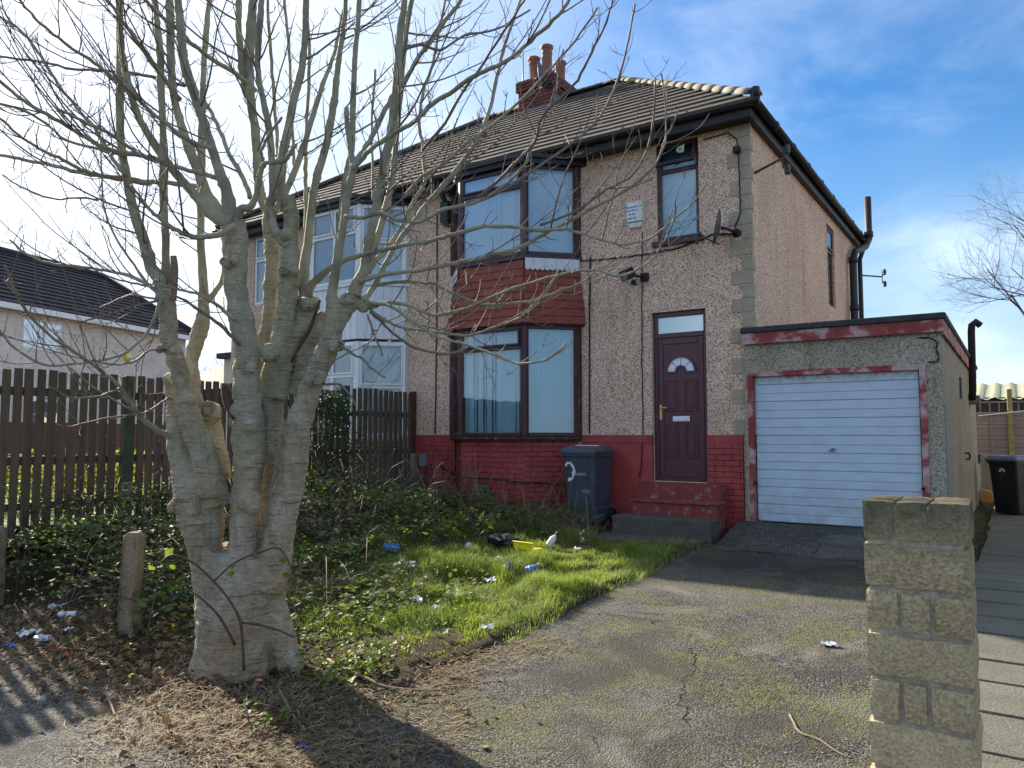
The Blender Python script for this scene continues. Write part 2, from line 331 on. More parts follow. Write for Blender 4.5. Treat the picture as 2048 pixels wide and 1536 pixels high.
def glass(name,tint,refl,ior=1.5):
    t=MT(name); tr=t.n.new('ShaderNodeBsdfTransparent'); tr.inputs[0].default_value=(*tint,1)
    gl=t.n.new('ShaderNodeBsdfGlossy'); gl.inputs['Roughness'].default_value=.012; gl.inputs[0].default_value=(.95,.97,1,1)
    b=t.n.new('ShaderNodeBump'); b.inputs['Strength'].default_value=.12; b.inputs['Distance'].default_value=.02; t.l.new(t.noise(1.6,2,.5),b.inputs['Height']); t.l.new(b.outputs[0],gl.inputs['Normal'])
    fr=t.n.new('ShaderNodeFresnel'); fr.inputs[0].default_value=ior
    mx=t.n.new('ShaderNodeMixShader'); t.l.new(t.math('MINIMUM',t.math('ADD',t.math('MULTIPLY',fr.outputs[0],1.1),refl),.95),mx.inputs[0]); t.l.new(tr.outputs[0],mx.inputs[1]); t.l.new(gl.outputs[0],mx.inputs[2])
    t.l.new(mx.outputs[0],t.n['Material Output'].inputs[0]); M[name]=t.m
glass('glass',(.92,.97,.99),.025); glass('glass_frosted',(.7,.85,.82),.25); glass('glass_far',(.5,.65,.7),.35)
# ------------------------------------------------------------------ ground materials
t=MT('soil',.95,.15); n=t.noise(3,6,.7); f=t.noise(40,5,.7); c=t.ramp(n,[(.3,(.030,.022,.014)),(.6,(.062,.045,.028)),(.8,(.10,.078,.05))]); c=t.mix(.5,c,t.ramp(f,[(.4,(.012,.010,.007)),(.65,(.15,.115,.075))])); t.col(c).bump(f,.03); M['soil']=t.m
t=MT('lawn_far',.9,.2); n=t.noise(5,5,.7); t.col(t.ramp(n,[(.3,(.05,.075,.015)),(.7,(.13,.17,.03))])); M['lawn_far']=t.m
def tarmac(name,lo,hi,moss,damp=False):
    t=MT(name,.9,.25); big=t.noise(.9,5,.65,dist=.4); v=t.vor(95,'Color'); s=t.sep(v)[0]; d=t.vor(95,'Distance')
    c=t.ramp(s,[(.1,tuple(x*.25 for x in lo)),(.45,lo),(.75,hi),(1,tuple(min(1,x*1.6) for x in hi))])
    c=t.mix(t.rng(big,.42,.66,0,.45),c,(.17,.155,.125),'MIX')
    gr=t.noise(24,4,.7); mo=t.noise(1.35,5,.65,dist=.6); mf=t.math('MULTIPLY',t.rng(mo,moss,moss+.13,0,1),t.rng(gr,.40,.60,0,1))
    mc=t.ramp(gr,[(.4,(.07,.072,.018)),(.7,(.18,.18,.035))]); c=t.mix(t.math('MULTIPLY',mf,.78),c,mc)
    pt=t.noise(.75,5,.65,dist=.5); c=t.mix(t.rng(pt,.50,.62,0,.7),c,(.036,.035,.034)); lp=t.noise(1.1,5,.7,dist=.8); c=t.mix(t.rng(lp,.54,.68,0,.5),c,(.22,.21,.185))
    if damp:
        dn=t.noise(1.5,5,.65,dist=.7); yy=t.sep()[1]; c=t.mix(t.math('MULTIPLY',t.rng(dn,.42,.52,0,.45),t.rng(yy,7.0,8.0,0,1)),c,(.022,.022,.023))
    nzc=t.n.new('ShaderNodeTexNoise'); nzc.inputs['Scale'].default_value=3.2; nzc.inputs['Detail'].default_value=5; t.l.new(t.pos,nzc.inputs[0])
    va=t.n.new('ShaderNodeVectorMath'); va.operation='MULTIPLY_ADD'; va.inputs[1].default_value=(.45,.45,0); t.l.new(nzc.outputs['Color'],va.inputs[0]); t.l.new(t.pos,va.inputs[2])
    crk=t.vor(.42,'Distance',va.outputs[0],'DISTANCE_TO_EDGE'); ck=t.rng(crk,.0008,.0028,.8,0); ck=t.math('MULTIPLY',ck,t.rng(t.noise(.6,2),.52,.58,0,1))
    c=t.mix(ck,c,(.015,.014,.012))
    h=t.math('SUBTRACT',t.math('MULTIPLY',t.math('SUBTRACT',1.0,d),.6),t.math('MULTIPLY',ck,1.5)); t.col(c).bump(h,.012,.9); M[name]=t.m
tarmac('tarmac_drive',(.046,.045,.041),(.108,.105,.095),.44,True)
tarmac('tarmac_pavement',(.075,.073,.066),(.15,.145,.13),.62)
tarmac('apron_concrete',(.05,.048,.044),(.11,.105,.095),.56)
# ------------------------------------------------------------------ ground sheets
def sheet(x0,x1,y0,y1,st,fz,keep=None,rough=None):
    mb=MB(); nx=int(round((x1-x0)/st)); ny=int(round((y1-y0)/st)); vs=[]
    for j in range(ny+1):
        for i in range(nx+1):
            x=x0+(x1-x0)*i/nx; y=y0+(y1-y0)*j/ny
            if rough: x,y=rough(x,y,i,j,nx,ny)
            vs.append((x,y,fz(x,y)))
    fs=[(j*(nx+1)+i,j*(nx+1)+i+1,(j+1)*(nx+1)+i+1,(j+1)*(nx+1)+i) for j in range(ny) for i in range(nx)]
    mb.add(vs,fs,0,True); return mb
def ground_z(x,y):
    z=gz(x,y)
    if -3.22<x<-.5 and 1.8<y<10: z-=.04
    if x>-.75 and y<19: z-=.05
    if y<2.7: z-=.03
    if -14<x<-2.9 and y>10.2: z-=.1
    return z
gm=MB(); g1=sheet(-26,8,-2,30,.16,ground_z)
far=MB()
for (a,b,c_,d) in ((-700,-26,-700,700),(8,700,-700,700),(-26,8,-700,-2),(-26,8,30,700)):
    far.quad((a,c_,.0),(b,c_,.0),(b,d,.0),(a,d,.0))
g1.add(far.v,far.f); struct('ground',g1,M['soil'])
def rough_drive(x,y,i,j,nx,ny):
    if i==0: x+=.05*nz3(0,y,1.7,3)+.03*nz3(0,y,6,8)
    return x,y
struct('driveway',sheet(-3.24,-.55,1.9,9.05,.1,lambda x,y:gz0(max(min(x,-.73),-3.2),y)+.004+.006*nz3(x,y,1.3,2),rough=rough_drive),M['tarmac_drive'])
struct('pavement',sheet(-12,2.5,-2,2.62,.12,lambda x,y:.0+.004+.006*nz3(x,y,1.5,9)),M['tarmac_pavement'])
# concrete ramp up to the garage, two bays with a joint
apron=MB()
for a,b in ((-3.05,-1.93),(-1.926,-.72)):
    n=8
    for i in range(n):
        xa=a+(b-a)*i/n; xb=a+(b-a)*(i+1)/n
        zz=lambda x,y:.275+.205*sm(8.75,9.9,y)+.008*nz3(x,y,2.2,4)
        ys=[8.72,9.0,9.3,9.6,9.95]
        for y0,y1 in zip(ys,ys[1:]): apron.quad((xa,y0,zz(xa,y0)),(xb,y0,zz(xb,y0)),(xb,y1,zz(xb,y1)),(xa,y1,zz(xa,y1)))
    apron.quad((a,8.72,.15),(b,8.72,.15),(b,8.72,zz(b,8.72)),(a,8.72,zz(a,8.72)))
    apron.quad((a,9.95,.15),(a,8.72,.15),(a,8.72,zz(a,8.72)),(a,9.95,zz(a,9.95)))
struct('garage_apron',apron,M['apron_concrete'])
# side path of flagstones
ps=MB(); ps.box(-.46,2.2,2.2,19,-.1,.0); path=struct('side_path',sheet(-.52,2.2,2.3,19.2,.4,lambda x,y:.02+.11*sm(2,12,y)-.028),M['soil'])
fl=unit_piece('flagstone',M['flagstone'],.015)
y=2.35; k=0
while y<19:
    ln=random.choice((.46,.6,.61,.75,.5)); x=-.45+random.uniform(-.02,.03)
    for wd in ((.62,.9,.9) if k%2 else (.9,.6,.9)):
        cx=x+wd/2; cy=y+ln/2; z=.02+.11*sm(2,12,cy)
        o=link('flagstone',fl,path,Matrix.Translation((cx,cy,z-.018+random.uniform(-.004,.004)))@Matrix.Rotation(random.uniform(-.008,.008),4,'X')@Matrix.Rotation(random.uniform(-.01,.01),4,'Z')@Matrix.Diagonal((wd-.012,ln-.012,.04,1)))
        x+=wd
    y+=ln; k+=1
# ------------------------------------------------------------------ semi-detached house
XR=-2.86; XL=-14.05; YF=10.0; YB=18.2; ZT=5.9; XM=-8.455
house=thing('semi_detached_house','pair of pebbledashed semi-detached houses with bay windows and brown tiled roof','house',(-8.45,14,.3))
def wall_grid(mb,O,u,n,u0,u1,v0,v1,ops,depth,m=0,mr=0):
    """one face of a wall with openings and their reveals"""
    O=Vector(O);u=Vector(u);n=Vector(n);k=Vector((0,0,1)); P=lambda a,d,v:O+u*a+n*d+k*v
    us=sorted({u0,u1,*[o[0] for o in ops],*[o[1] for o in ops]}); vs=sorted({v0,v1,*[o[2] for o in ops],*[o[3] for o in ops]})
    for a,b in zip(us,us[1:]):
        for c,d in zip(vs,vs[1:]):
            if any(o[0]<=a and b<=o[1] and o[2]<=c and d<=o[3] for o in ops): continue
            mb.quad(P(a,0,c),P(b,0,c),P(b,0,d),P(a,0,d),m)
    for a,b,c,d in ops:
        for q in ((P(a,0,c),P(a,-depth,c),P(a,-depth,d),P(a,0,d)),(P(b,0,c),P(b,0,d),P(b,-depth,d),P(b,-depth,c)),
                  (P(a,0,d),P(a,-depth,d),P(b,-depth,d),P(b,0,d)),(P(a,0,c),P(b,0,c),P(b,-depth,c),P(a,-depth,c))): mb.quad(*q,mr)
def mir(a,b): return (2*XM-b,2*XM-a)
DOOR=(-4.31,-3.51,.955,3.35); UW=(-4.20,-3.575,4.34,5.79)
BAYL=(-7.75,-5.65,1.62,3.25); BAYU=(-7.75,-5.65,4.32,5.72)
ops=[DOOR,UW,BAYL,BAYU]+[(*mir(o[0],o[1]),o[2],o[3]) for o in (DOOR,UW,BAYL,BAYU)]
wf=MB(); wall_grid(wf,(0,YF,0),(1,0,0),(0,-1,0),XL,XR,.1,ZT,ops,.14)
SW=(14.95,15.62,4.05,5.62)
wall_grid(wf,(XR,0,0),(0,1,0),(1,0,0),YF,YB,.0,ZT,[SW],.14)
wf.quad((XL,YF,0),(XL,YB,0),(XL,YB,ZT),(XL,YF,ZT)); wf.quad((XL,YB,0),(XR,YB,0),(XR,YB,ZT),(XL,YB,ZT))
wf.build('wall',M['pebbledash'],house)
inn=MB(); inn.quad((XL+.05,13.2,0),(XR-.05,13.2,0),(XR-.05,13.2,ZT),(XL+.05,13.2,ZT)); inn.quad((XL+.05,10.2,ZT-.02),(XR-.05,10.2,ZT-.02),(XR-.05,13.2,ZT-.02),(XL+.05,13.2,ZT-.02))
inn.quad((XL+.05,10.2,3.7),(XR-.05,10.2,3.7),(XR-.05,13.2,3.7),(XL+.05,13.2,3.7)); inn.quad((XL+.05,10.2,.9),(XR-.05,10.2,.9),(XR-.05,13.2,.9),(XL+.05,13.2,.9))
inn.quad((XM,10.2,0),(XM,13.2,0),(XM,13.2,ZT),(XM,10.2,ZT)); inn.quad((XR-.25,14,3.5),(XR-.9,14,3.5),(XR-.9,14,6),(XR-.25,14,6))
inn.build('room_lining',M['room_dark'],house)
# --- red painted brick plinth
ZP=1.60; PLN=[]
for a,b in ((-8.80,-7.86),(-5.45,DOOR[0]),(DOOR[1],XR-.16)):
    plin=MB(); plin.box(a,b,YF-.020,YF+.02,.1,ZP-.112); PLN.append(plin.build('plinth',M['red_mortar'] if a!=-5.45 else M['red_paint'],house)); PLN[-1]['label']='brick plinth painted dull red under the pebbledash'
    cb_=MB(); cb_.box(a,b,YF-.034,YF+.02,ZP-.11,ZP); cb_.build('plinth_band',M['red_paint'],house)
brick=unit_piece('brick',M['red_paint'],.05)
def brickrun(O,u,n,u0,u1,z0,z1,par,mesh,proud=.007,cz=.075,bl=.225,seed=0,gz_=0):
    rows=int((z1-z0)/cz); cz=(z1-z0)/rows; cnt=0
    for r in range(rows):
        a=u0-(bl*.5 if (r+seed)%2 else 0); zc=z0+cz*(r+.5)
        while a<u1-.01:
            b=min(a+bl,u1); aa=max(a,u0)
            if b-aa>.03:
                link('brick',mesh,par,frame_m(O,u,n,(aa+b)/2,random.uniform(-.002,.002),zc,b-aa-.008,proud*2+.02,cz-.008)); cnt+=1
            a+=bl
    return cnt
nb=brickrun((0,YF-.022,0),(1,0,0),(0,-1,0),-8.80,-7.86,.62,ZP-.11,PLN[0],brick)
nb+=brickrun((0,YF-.022,0),(1,0,0),(0,-1,0),DOOR[1]+.0,XR-.16,.34,ZP-.11,PLN[2],brick,seed=1)
# left neighbour plinth, unpainted
ln_=MB(); ln_.box(XL-.02,-8.83,YF-.03,YF+.02,.1,ZP); ln_.build('brick_base',M['brick_wall_far'],house)
ln2=MB(); ln2.box(XL-.03,-8.83,YF-.045,YF,ZP,ZP+.07); ln2.build('white_band',M['cladding_white'],house)
# --- bays
def bay_out(x0,x1,o=0,b=.60):
    return [Vector((x0-1.414*o,YF,0)),Vector((x0+b-.414*o,YF-b-o,0)),Vector((x1-b+.414*o,YF-b-o,0)),Vector((x1+1.414*o,YF,0))]
def prism(mb,pts,z0,z1,m=0):
    n=len(pts); vs=[(p.x,p.y,z0) for p in pts]+[(p.x,p.y,z1) for p in pts]
    fs=[(i,(i+1)%n,(i+1)%n+n,i+n) for i in range(n)]+[tuple(range(n-1,-1,-1)),tuple(range(n,2*n))]; mb.add(vs,fs,m)
def window(par,O,u,n,wd,z0,z1,lights,fm,name='window',bar=.055,depth=.07,blind='blind_blue',slat=.089,bdist=.13,gl='glass',skew=None):
    """lights: list of (u0,u1,v0,v1,opening?) in metres from O"""
    mb=MB(); s=depth/2
    mb.fbox(O,u,n,0,bar,-s,s,z0,z1,c=.006); mb.fbox(O,u,n,wd-bar,wd,-s,s,z0,z1,c=.006)
    mb.fbox(O,u,n,bar,wd-bar,-s+.002,s-.002,z1-bar,z1,c=.006); mb.fbox(O,u,n,bar,wd-bar,-s+.002,s+.012,z0,z0+bar,c=.006)
    wn=mb.build(name,M[fm],par)
    for (a,b,c,d,op) in lights:
        p=MB(); off=.012 if not op else .045
        f=MB(); w_=.03
        if op: 
            for q in ((a,a+w_,c,d),(b-w_,b,c,d),(a+w_,b-w_,d-w_,d),(a+w_,b-w_,c,c+w_)): f.fbox(O,u,n,q[0],q[1],.012,.066,q[2],q[3],c=.004)
            f.build('casement_frame',M[fm],wn)
        p.fbox(O,u,n,a+(w_ if op else 0),b-(w_ if op else 0),off-.004,off+.004,c+(w_ if op else 0),d-(w_ if op else 0)); p.build('pane',M[gl],wn)
    if blind:
        sm_=unit_piece('blind_slat',M[blind],.02); a=bar*.5; i=0
        while a<wd-bar*.6:
            ww=slat*1.12
            if skew: ww*=random.uniform(.82,1.1)
            Mx=frame_m(O,u,n,a+slat/2,-bdist+random.uniform(-.012,.012),(z0+z1)/2,ww,.004,z1-z0-.10)
            cpt=Mx.to_translation(); ang=random.uniform(-.16,.10)+(random.uniform(-.7,.5) if (skew and random.random()<.4) else 0)
            Mx=Matrix.Translation(cpt)@Matrix.Rotation(ang,4,'Z')@(Matrix.Rotation(random.uniform(-.03,.03),4,'Y') if skew else Matrix())@Matrix.Translation(-cpt)@Mx
            link('blind_slat',sm_,wn,Mx); a+=slat; i+=1
    return wn
def mull(wn,O,u,n,a,b,c,d,fm,depth=.07,nm='glazing_bar'):
    mb=MB(); mb.fbox(O,u,n,a,b,-depth/2+.003,depth/2+.003,c,d,c=.005); return mb.build(nm,M[fm],wn)
def bay(x0,x1,fm,right):
    A,B,Cc,E=bay_out(x0,x1)
    # plinth of the bay
    mb=MB(); prism(mb,bay_out(x0,x1,-.03),.15,1.5); bp=mb.build('bay_plinth',M['red_mortar'] if right else M['brick_wall_far'],house)
    sill=MB(); prism(sill,bay_out(x0,x1,.075),1.535,1.575); prism(sill,bay_out(x0,x1,.03),1.5,1.535); sill.build('bay_sill',M['old_wood_frame'] if right else M['cladding_white'],house)
    global nb
    faces=[]
    for p,q in ((A,B),(B,Cc),(Cc,E)):
        u=(q-p).normalized(); n=Vector((u.y,-u.x,0)); faces.append((p,u,n,(q-p).length))
    if right:
        for k,(p,u,n,Ln) in enumerate(faces[1:]): nb+=brickrun(p-n*.03,u,n,0.0,Ln,.38 if k==0 else .30,1.5,bp,brick,seed=k)
    for fl_,(z0,z1) in enumerate(((1.58,3.25),(4.32,5.72))):
        for k,(p,u,n,Ln) in enumerate(faces):
            sp=.055
            if k==1:
                zt=z1-.36
                lights=[(sp,Ln-sp,z0+.055,zt,False),(sp,Ln-sp,zt+.06,z1-.05,True)]
            elif k==2: lights=[(sp,Ln-sp,z0+.055,z1-.05,False)]
            else: lights=[(sp,Ln-sp,z0+.055,z1-.05,False)]
            if not right and k==1:
                mid=Ln*.5; zt=z0+.62*(z1-z0)
                lights=[(sp,mid-.03,z0+.055,zt,False),(mid+.03,Ln-sp,z0+.055,zt,False),(sp,mid-.03,zt+.06,z1-.05,True),(mid+.03,Ln-sp,zt+.06,z1-.05,True)]
            if not right and k==2:
                zt=z0+.5*(z1-z0); lights=[(sp,Ln-sp,z0+.055,zt,False),(sp,Ln-sp,zt+.06,z1-.05,True)]
            wn=window(house,p,u,n,Ln,z0,z1,lights,fm,name='bay_window',blind=('blind_blue' if (right and fl_==0) else 'blind_white'),skew=(right and fl_==0 and k==1),bdist=.06,slat=(.089 if right else .12))
            if k==1: mull(wn,p,u,n,sp,Ln-sp,zt,zt+.06,fm)
            if not right and k==1: mull(wn,p,u,n,mid-.03,mid+.03,z0+.055,z1-.05,fm,.064)
            if not right and k==2: mull(wn,p,u,n,sp,Ln-sp,zt,zt+.06,fm)
        for cpt in (B,Cc):   # corner posts
            pm=MB(); pm.tube([(cpt.x,cpt.y+.01,z0),(cpt.x,cpt.y+.01,z1)],.062,6,smooth=False); pm.build('corner_post',M[fm],house)
        for cpt,sg_ in ((A,-1),(E,1)):
            pm=MB(); pm.box(cpt.x-.05,cpt.x+.05,YF-.075,YF+.01,z0,z1); pm.build('side_post',M['old_wood_frame'] if right else M[fm],house)
    # apron between the floors
    core=MB(); n4=4
    top=bay_out(x0,x1,.0); bot=bay_out(x0,x1,.085 if right else .0)
    vs=[(p.x,p.y,3.30) for p in bot]+[(p.x,p.y,4.24) for p in top]
    core.add(vs,[(i,i+1,i+5,i+4) for i in range(3)]+[(3,0,4,7),(3,2,1,0),(4,5,6,7)])
    ap=core.build('bay_apron',M['mortar_dark'] if right else M['cladding_white'],house)
    if right:
        tl=unit_piece('hung_tile',M['hung_tile'],.03); rows=8
        for k in range(3):
            for r in range(rows):
                f0=r/rows; f1=(r+1.25)/rows
                zb=3.27+(4.24-3.27)*f0; zt2=3.27+(4.24-3.27)*f1; 
                P0=bot[k].lerp(top[k],f0+.5/rows); P1=bot[k+1].lerp(top[k+1],f0+.5/rows)
                u=(P1-P0).normalized(); nn=Vector((u.y,-u.x,0)); Ln=(P1-P0).length
                a=-.0 if r%2==0 else -.085
                while a<Ln-.005:
                    b=min(a+.168,Ln); aa=max(a,0)
                    if b-aa>.02:
                        h=min(zt2,4.25)-zb
                        link('hung_tile',tl,ap,frame_m(P0,u,nn,(aa+b)/2,.016+random.uniform(-.002,.003),zb+h/2,b-aa-.0012,.017,h,tilt=-random.uniform(.195,.215)))
                    a+=.168
        # bottom drip board
        db=MB(); prism(db,bay_out(x0,x1,.075),3.245,3.30); db.build('drip_board',M['old_wood_frame'],house)
        # upper sill and the scalloped white board on the right cant
        us=MB(); prism(us,bay_out(x0,x1,.05),4.262,4.32); us.build('bay_sill',M['maroon_frame'],house)
        for (p,u,n,Ln) in (faces[2],faces[0]):
            sb=MB(); ns=11; wv=Ln/ns; zt=4.27; zb=4.13; off=.055
            vs=[];
            for i in range(ns):
                for j in range(6):
                    a=j/6*math.pi; vs.append((i*wv+wv/2-wv/2*math.cos(a),zb-.045*math.sin(a)))
            vs.append((Ln,zb)); m_=len(vs); 
            V=[];
            for dd in (off,off+.012):
                for (a,z) in vs: V.append(p+u*a+n*dd+Vector((0,0,z)))
                for (a,z) in vs: V.append(p+u*a+n*dd+Vector((0,0,zt)))
            F_=[]
            for i in range(m_-1):
                F_.append((i,i+1,m_+i+1,m_+i)); F_.append((2*m_+i,3*m_+i,3*m_+i+1,2*m_+i+1)); F_.append((i,2*m_+i,2*m_+i+1,i+1))
            sb.add(V,F_); sb.build('scalloped_board',M['scallop_paint'],house)['label']='white scalloped board with flaking paint'
    else:
        for k,(p,u,n,Ln) in enumerate(faces):
            a=0
            while a<Ln-.02:
                bd=MB(); bd.fbox(p,u,n,a+.002,min(a+.145,Ln),.001,.014,3.30,4.25,c=.003); bd.build('cladding_board',M['cladding_white'],ap); a+=.148
        us=MB(); prism(us,bay_out(x0,x1,.04),4.255,4.32); us.build('bay_sill',M['cladding_white'],house)
    rf=MB(); prism(rf,bay_out(x0,x1,.11),5.725,5.80); prism(rf,bay_out(x0,x1,.15),5.80,5.86); rf.build('bay_roof',M['black_gutter'],house)
bay(-7.9,-5.5,'maroon_frame',True)
bay(*mir(-7.9,-5.5),'upvc_white',False)
# --- upper window with the open top light, right half
uo=Vector((UW[0],YF+.07,0)); wd=UW[1]-UW[0]
wn=window(house,uo,(1,0,0),(0,-1,0),wd,UW[2]+.03,UW[3],[(.05,wd-.05,4.42,5.36,False)],'maroon_frame',slat=.089,bdist=.07)
mull(wn,uo,Vector((1,0,0)),Vector((0,-1,0)),.05,wd-.05,5.36,5.42,'maroon_frame')
cs=MB(); R_=Matrix.Rotation(math.radians(-17),4,'X'); hz_=Vector((UW[0],YF+.02,UW[3]-.04)); cw=.036; ch=.335
def cas(mb,u0,u1,v0,v1,d0,d1):
    b=MB(); b.box(u0,u1,-d1,-d0,v0,v1)
    mb.add([hz_+R_@Vector(v) for v in b.v],b.f)
for q in ((.03,.03+cw,-ch,0),(wd-.03-cw,wd-.03,-ch,0),(.03+cw,wd-.03-cw,-cw,0),(.03+cw,wd-.03-cw,-ch,-ch+cw)): cas(cs,*q,.0,.045)
cs.build('casement_frame',M['maroon_frame'],wn)['label']='top light propped open'
cp_=MB(); cas(cp_,.03+cw,wd-.03-cw,-ch+cw,-cw,.018,.026); cp_.build('pane',M['glass'],wn)
# round crest sticker behind the top light
stk=MB(); pts=[(.055*math.cos(a),.055*math.sin(a)) for a in [math.pi*(.5+i/10) for i in range(11)]]+[(.06,-.06),(.06,.075)]
cx,cy=wd*.60,-.115
V=[hz_+R_@Vector((cx+a,-.030,cy+b)) for a,b in pts]; V2=[hz_+R_@Vector((cx+a,-.0275,cy+b)) for a,b in pts]
k_=len(V); stk.add(V+V2,[tuple(range(k_)),tuple(range(2*k_-1,k_-1,-1))]+[(i,i+k_,(i+1)%k_+k_,(i+1)%k_) for i in range(k_)])
st=tag(stk.build('window_sticker',M['sticker_green']),'pale green round crest sticker on the open top light','sticker')
em=MB()
def ring(r0,r1,a0,a1,n=16):
    vs=[];
    for i in range(n+1):
        a=a0+(a1-a0)*i/n
        for r in (r0,r1): vs.append(hz_+R_@Vector((cx+r*math.cos(a),-.0318,cy+r*math.sin(a))))
    em.add(vs,[(2*i,2*i+1,2*i+3,2*i+2) for i in range(n)])
ring(.034,.039,math.pi*1.15,math.pi*1.95); ring(.0,.014,0,2*math.pi)
for a in (-.5,.5,2.6,3.6,1.57): 
    d=Vector((math.cos(a),0,math.sin(a))); e=Vector((-d.z,0,d.x)); c0=Vector((cx,-.0318,cy))
    em.add([hz_+R_@(c0+e*.007),hz_+R_@(c0-e*.007),hz_+R_@(c0+d*.030)],[(0,1,2)])
em.build('crest_print',M['sticker_ink'],st)
sl_=MB(); sl_.fbox((UW[0],YF,0),(1,0,0),(0,-1,0),-.07,wd+.07,-.05,.06,UW[2]-.045,UW[2]+.03,c=.008); sl_.build('window_sill',M['maroon_frame'],house)
stay=MB(); stay.tube([uo+Vector((.25,-.06,5.43)),hz_+R_@Vector((.45,-.0,-ch+.03))],.006,6); stay.build('window_stay',M['cable_black'],wn)
# left house upper window (white)
a,b=mir(UW[0],UW[1]); lo=Vector((a,YF+.06,0))
wn=window(house,lo,(1,0,0),(0,-1,0),b-a,UW[2],UW[3],[(.055,b-a-.055,4.40,5.25,False),(.055,b-a-.055,5.31,5.74,True)],'upvc_white',blind='blind_white')
mull(wn,lo,Vector((1,0,0)),Vector((0,-1,0)),.055,b-a-.055,5.25,5.31,'upvc_white')
# side window
so_=Vector((XR-.08,SW[0],0)); wn=window(house,so_,(0,1,0),(1,0,0),SW[1]-SW[0],SW[2],SW[3],[(.055,SW[1]-SW[0]-.055,4.11,5.12,False),(.055,SW[1]-SW[0]-.055,5.18,5.56,True)],'maroon_frame',blind=None)
mull(wn,so_,Vector((0,1,0)),Vector((1,0,0)),.055,SW[1]-SW[0]-.055,5.12,5.18,'maroon_frame')
# --- front door
dx0,dx1,dz0,dz1=DOOR; dO=Vector((dx0,YF+.10,0)); U=(1,0,0); NN=(0,-1,0); dw=dx1-dx0
df=MB()
df.fbox(dO,U,NN,0,.06,-.035,.035,dz0,dz1,c=.006); df.fbox(dO,U,NN,dw-.06,dw,-.035,.035,dz0,dz1,c=.006)
df.fbox(dO,U,NN,.06,dw-.06,-.033,.033,dz1-.07,dz1,c=.006); df.fbox(dO,U,NN,.06,dw-.06,-.033,.037,2.98,3.05,c=.006); df.fbox(dO,U,NN,.06,dw-.06,-.033,.045,dz0,dz0+.05,c=.006)
df.build('door_frame',M['maroon_door'],house)
fp=MB(); fp.fbox(dO,U,NN,.06,dw-.06,.0,.008,3.05,dz1-.07); fp.build('fanlight',M['glass_frosted'],house)
fb=MB(); fb.fbox(dO,U,NN,.06,dw-.06,-.05,-.04,3.05,dz1-.07); fb.build('fanlight_backing',M['blind_white'],house)
lf=MB(); z0=dz0+.05; z1=2.98; a0=.065; a1=dw-.065
lf.fbox(dO,U,NN,a0,a1,-.02,.012,z0,z1)
for q in ((a0,a0+.075,z0,z1),(a1-.075,a1,z0,z1),(a0+.075,a1-.075,z1-.09,z1),(a0+.075,a1-.075,z0,z0+.12)): lf.fbox(dO,U,NN,q[0],q[1],.0125,.026,q[2],q[3],c=.005)
door=lf.build('front_door',M['maroon_door'],house); door['label']='dark maroon panelled front door'
ci=(a0+a1)/2
def panel(u0,u1,v0,v1):
    p=MB(); r=.016
    for q in ((u0,u0+r,v0,v1),(u1-r,u1,v0,v1),(u0+r,u1-r,v1-r,v1),(u0+r,u1-r,v0,v0+r)): p.fbox(dO,U,NN,q[0],q[1],.0125,.024,q[2],q[3],c=.004)
    p.fbox(dO,U,NN,u0+.045,u1-.045,.0125,.019,v0+.045,v1-.045,c=.005); p.build('door_panel',M['maroon_door'],door)
L0=a0+.10; R1=a1-.10; gp=.05
panel(L0,ci-gp,1.93,2.38); panel(ci+gp,R1,1.93,2.38); panel(L0,ci-gp,1.28,1.74); panel(ci+gp,R1,1.28,1.74)
arc=MB()
def arcp(mb,r0,r1,d0,d1,n=18,zc=2.50):
    vs=[]
    for i in range(n+1):
        a=math.pi*i/n
        for r in (r0,r1):
            for d in (d0,d1): vs.append(dO+Vector((ci+r*math.cos(a),-d,zc+r*math.sin(a))))
    fs=[]
    for i in range(n):
        b=i*4; fs+=[(b,b+4,b+6,b+2),(b+1,b+3,b+7,b+5),(b,b+1,b+5,b+4),(b+2,b+6,b+7,b+3)]
    mb.add(vs,fs)
arcp(arc,.195,.225,.0125,.030); arcp(arc,.055,.085,.0125,.030)
arc.fbox(dO,U,NN,ci-.225,ci-.055,.0125,.029,2.475,2.50); arc.fbox(dO,U,NN,ci+.055,ci+.225,.0125,.029,2.475,2.50); arc.build('arch_moulding',M['maroon_door'],door)
ag=MB(); arcp(ag,.085,.195,.0127,.016); ag.build('arch_glass',M['label_white'],door)
for an in (45,90,135):
    sp_=MB(); a=math.radians(an); sp_.tube([dO+Vector((ci+r*math.cos(a),-.018,2.50+r*math.sin(a))) for r in (.085,.195)],.004,6); sp_.build('glazing_bar',M['metal_grey'],door)
hd=MB(); hd.fbox(dO,U,NN,a0+.012,a0+.052,.026,.034,1.82,2.03,c=.003); hd.tube([dO+Vector((a0+.032,-.03,1.985)),dO+Vector((a0+.032,-.065,1.985)),dO+Vector((a0+.14,-.068,1.985))],.010,8); hd.build('door_handle',M['brass'],door)
lb=MB(); lb.fbox(dO,U,NN,ci-.125,ci+.125,.026,.034,1.79,1.865,c=.004); lb.fbox(dO,U,NN,ci-.10,ci+.10,.034,.038,1.805,1.85,c=.003); lb.build('letterbox',M['letter_white'],door)
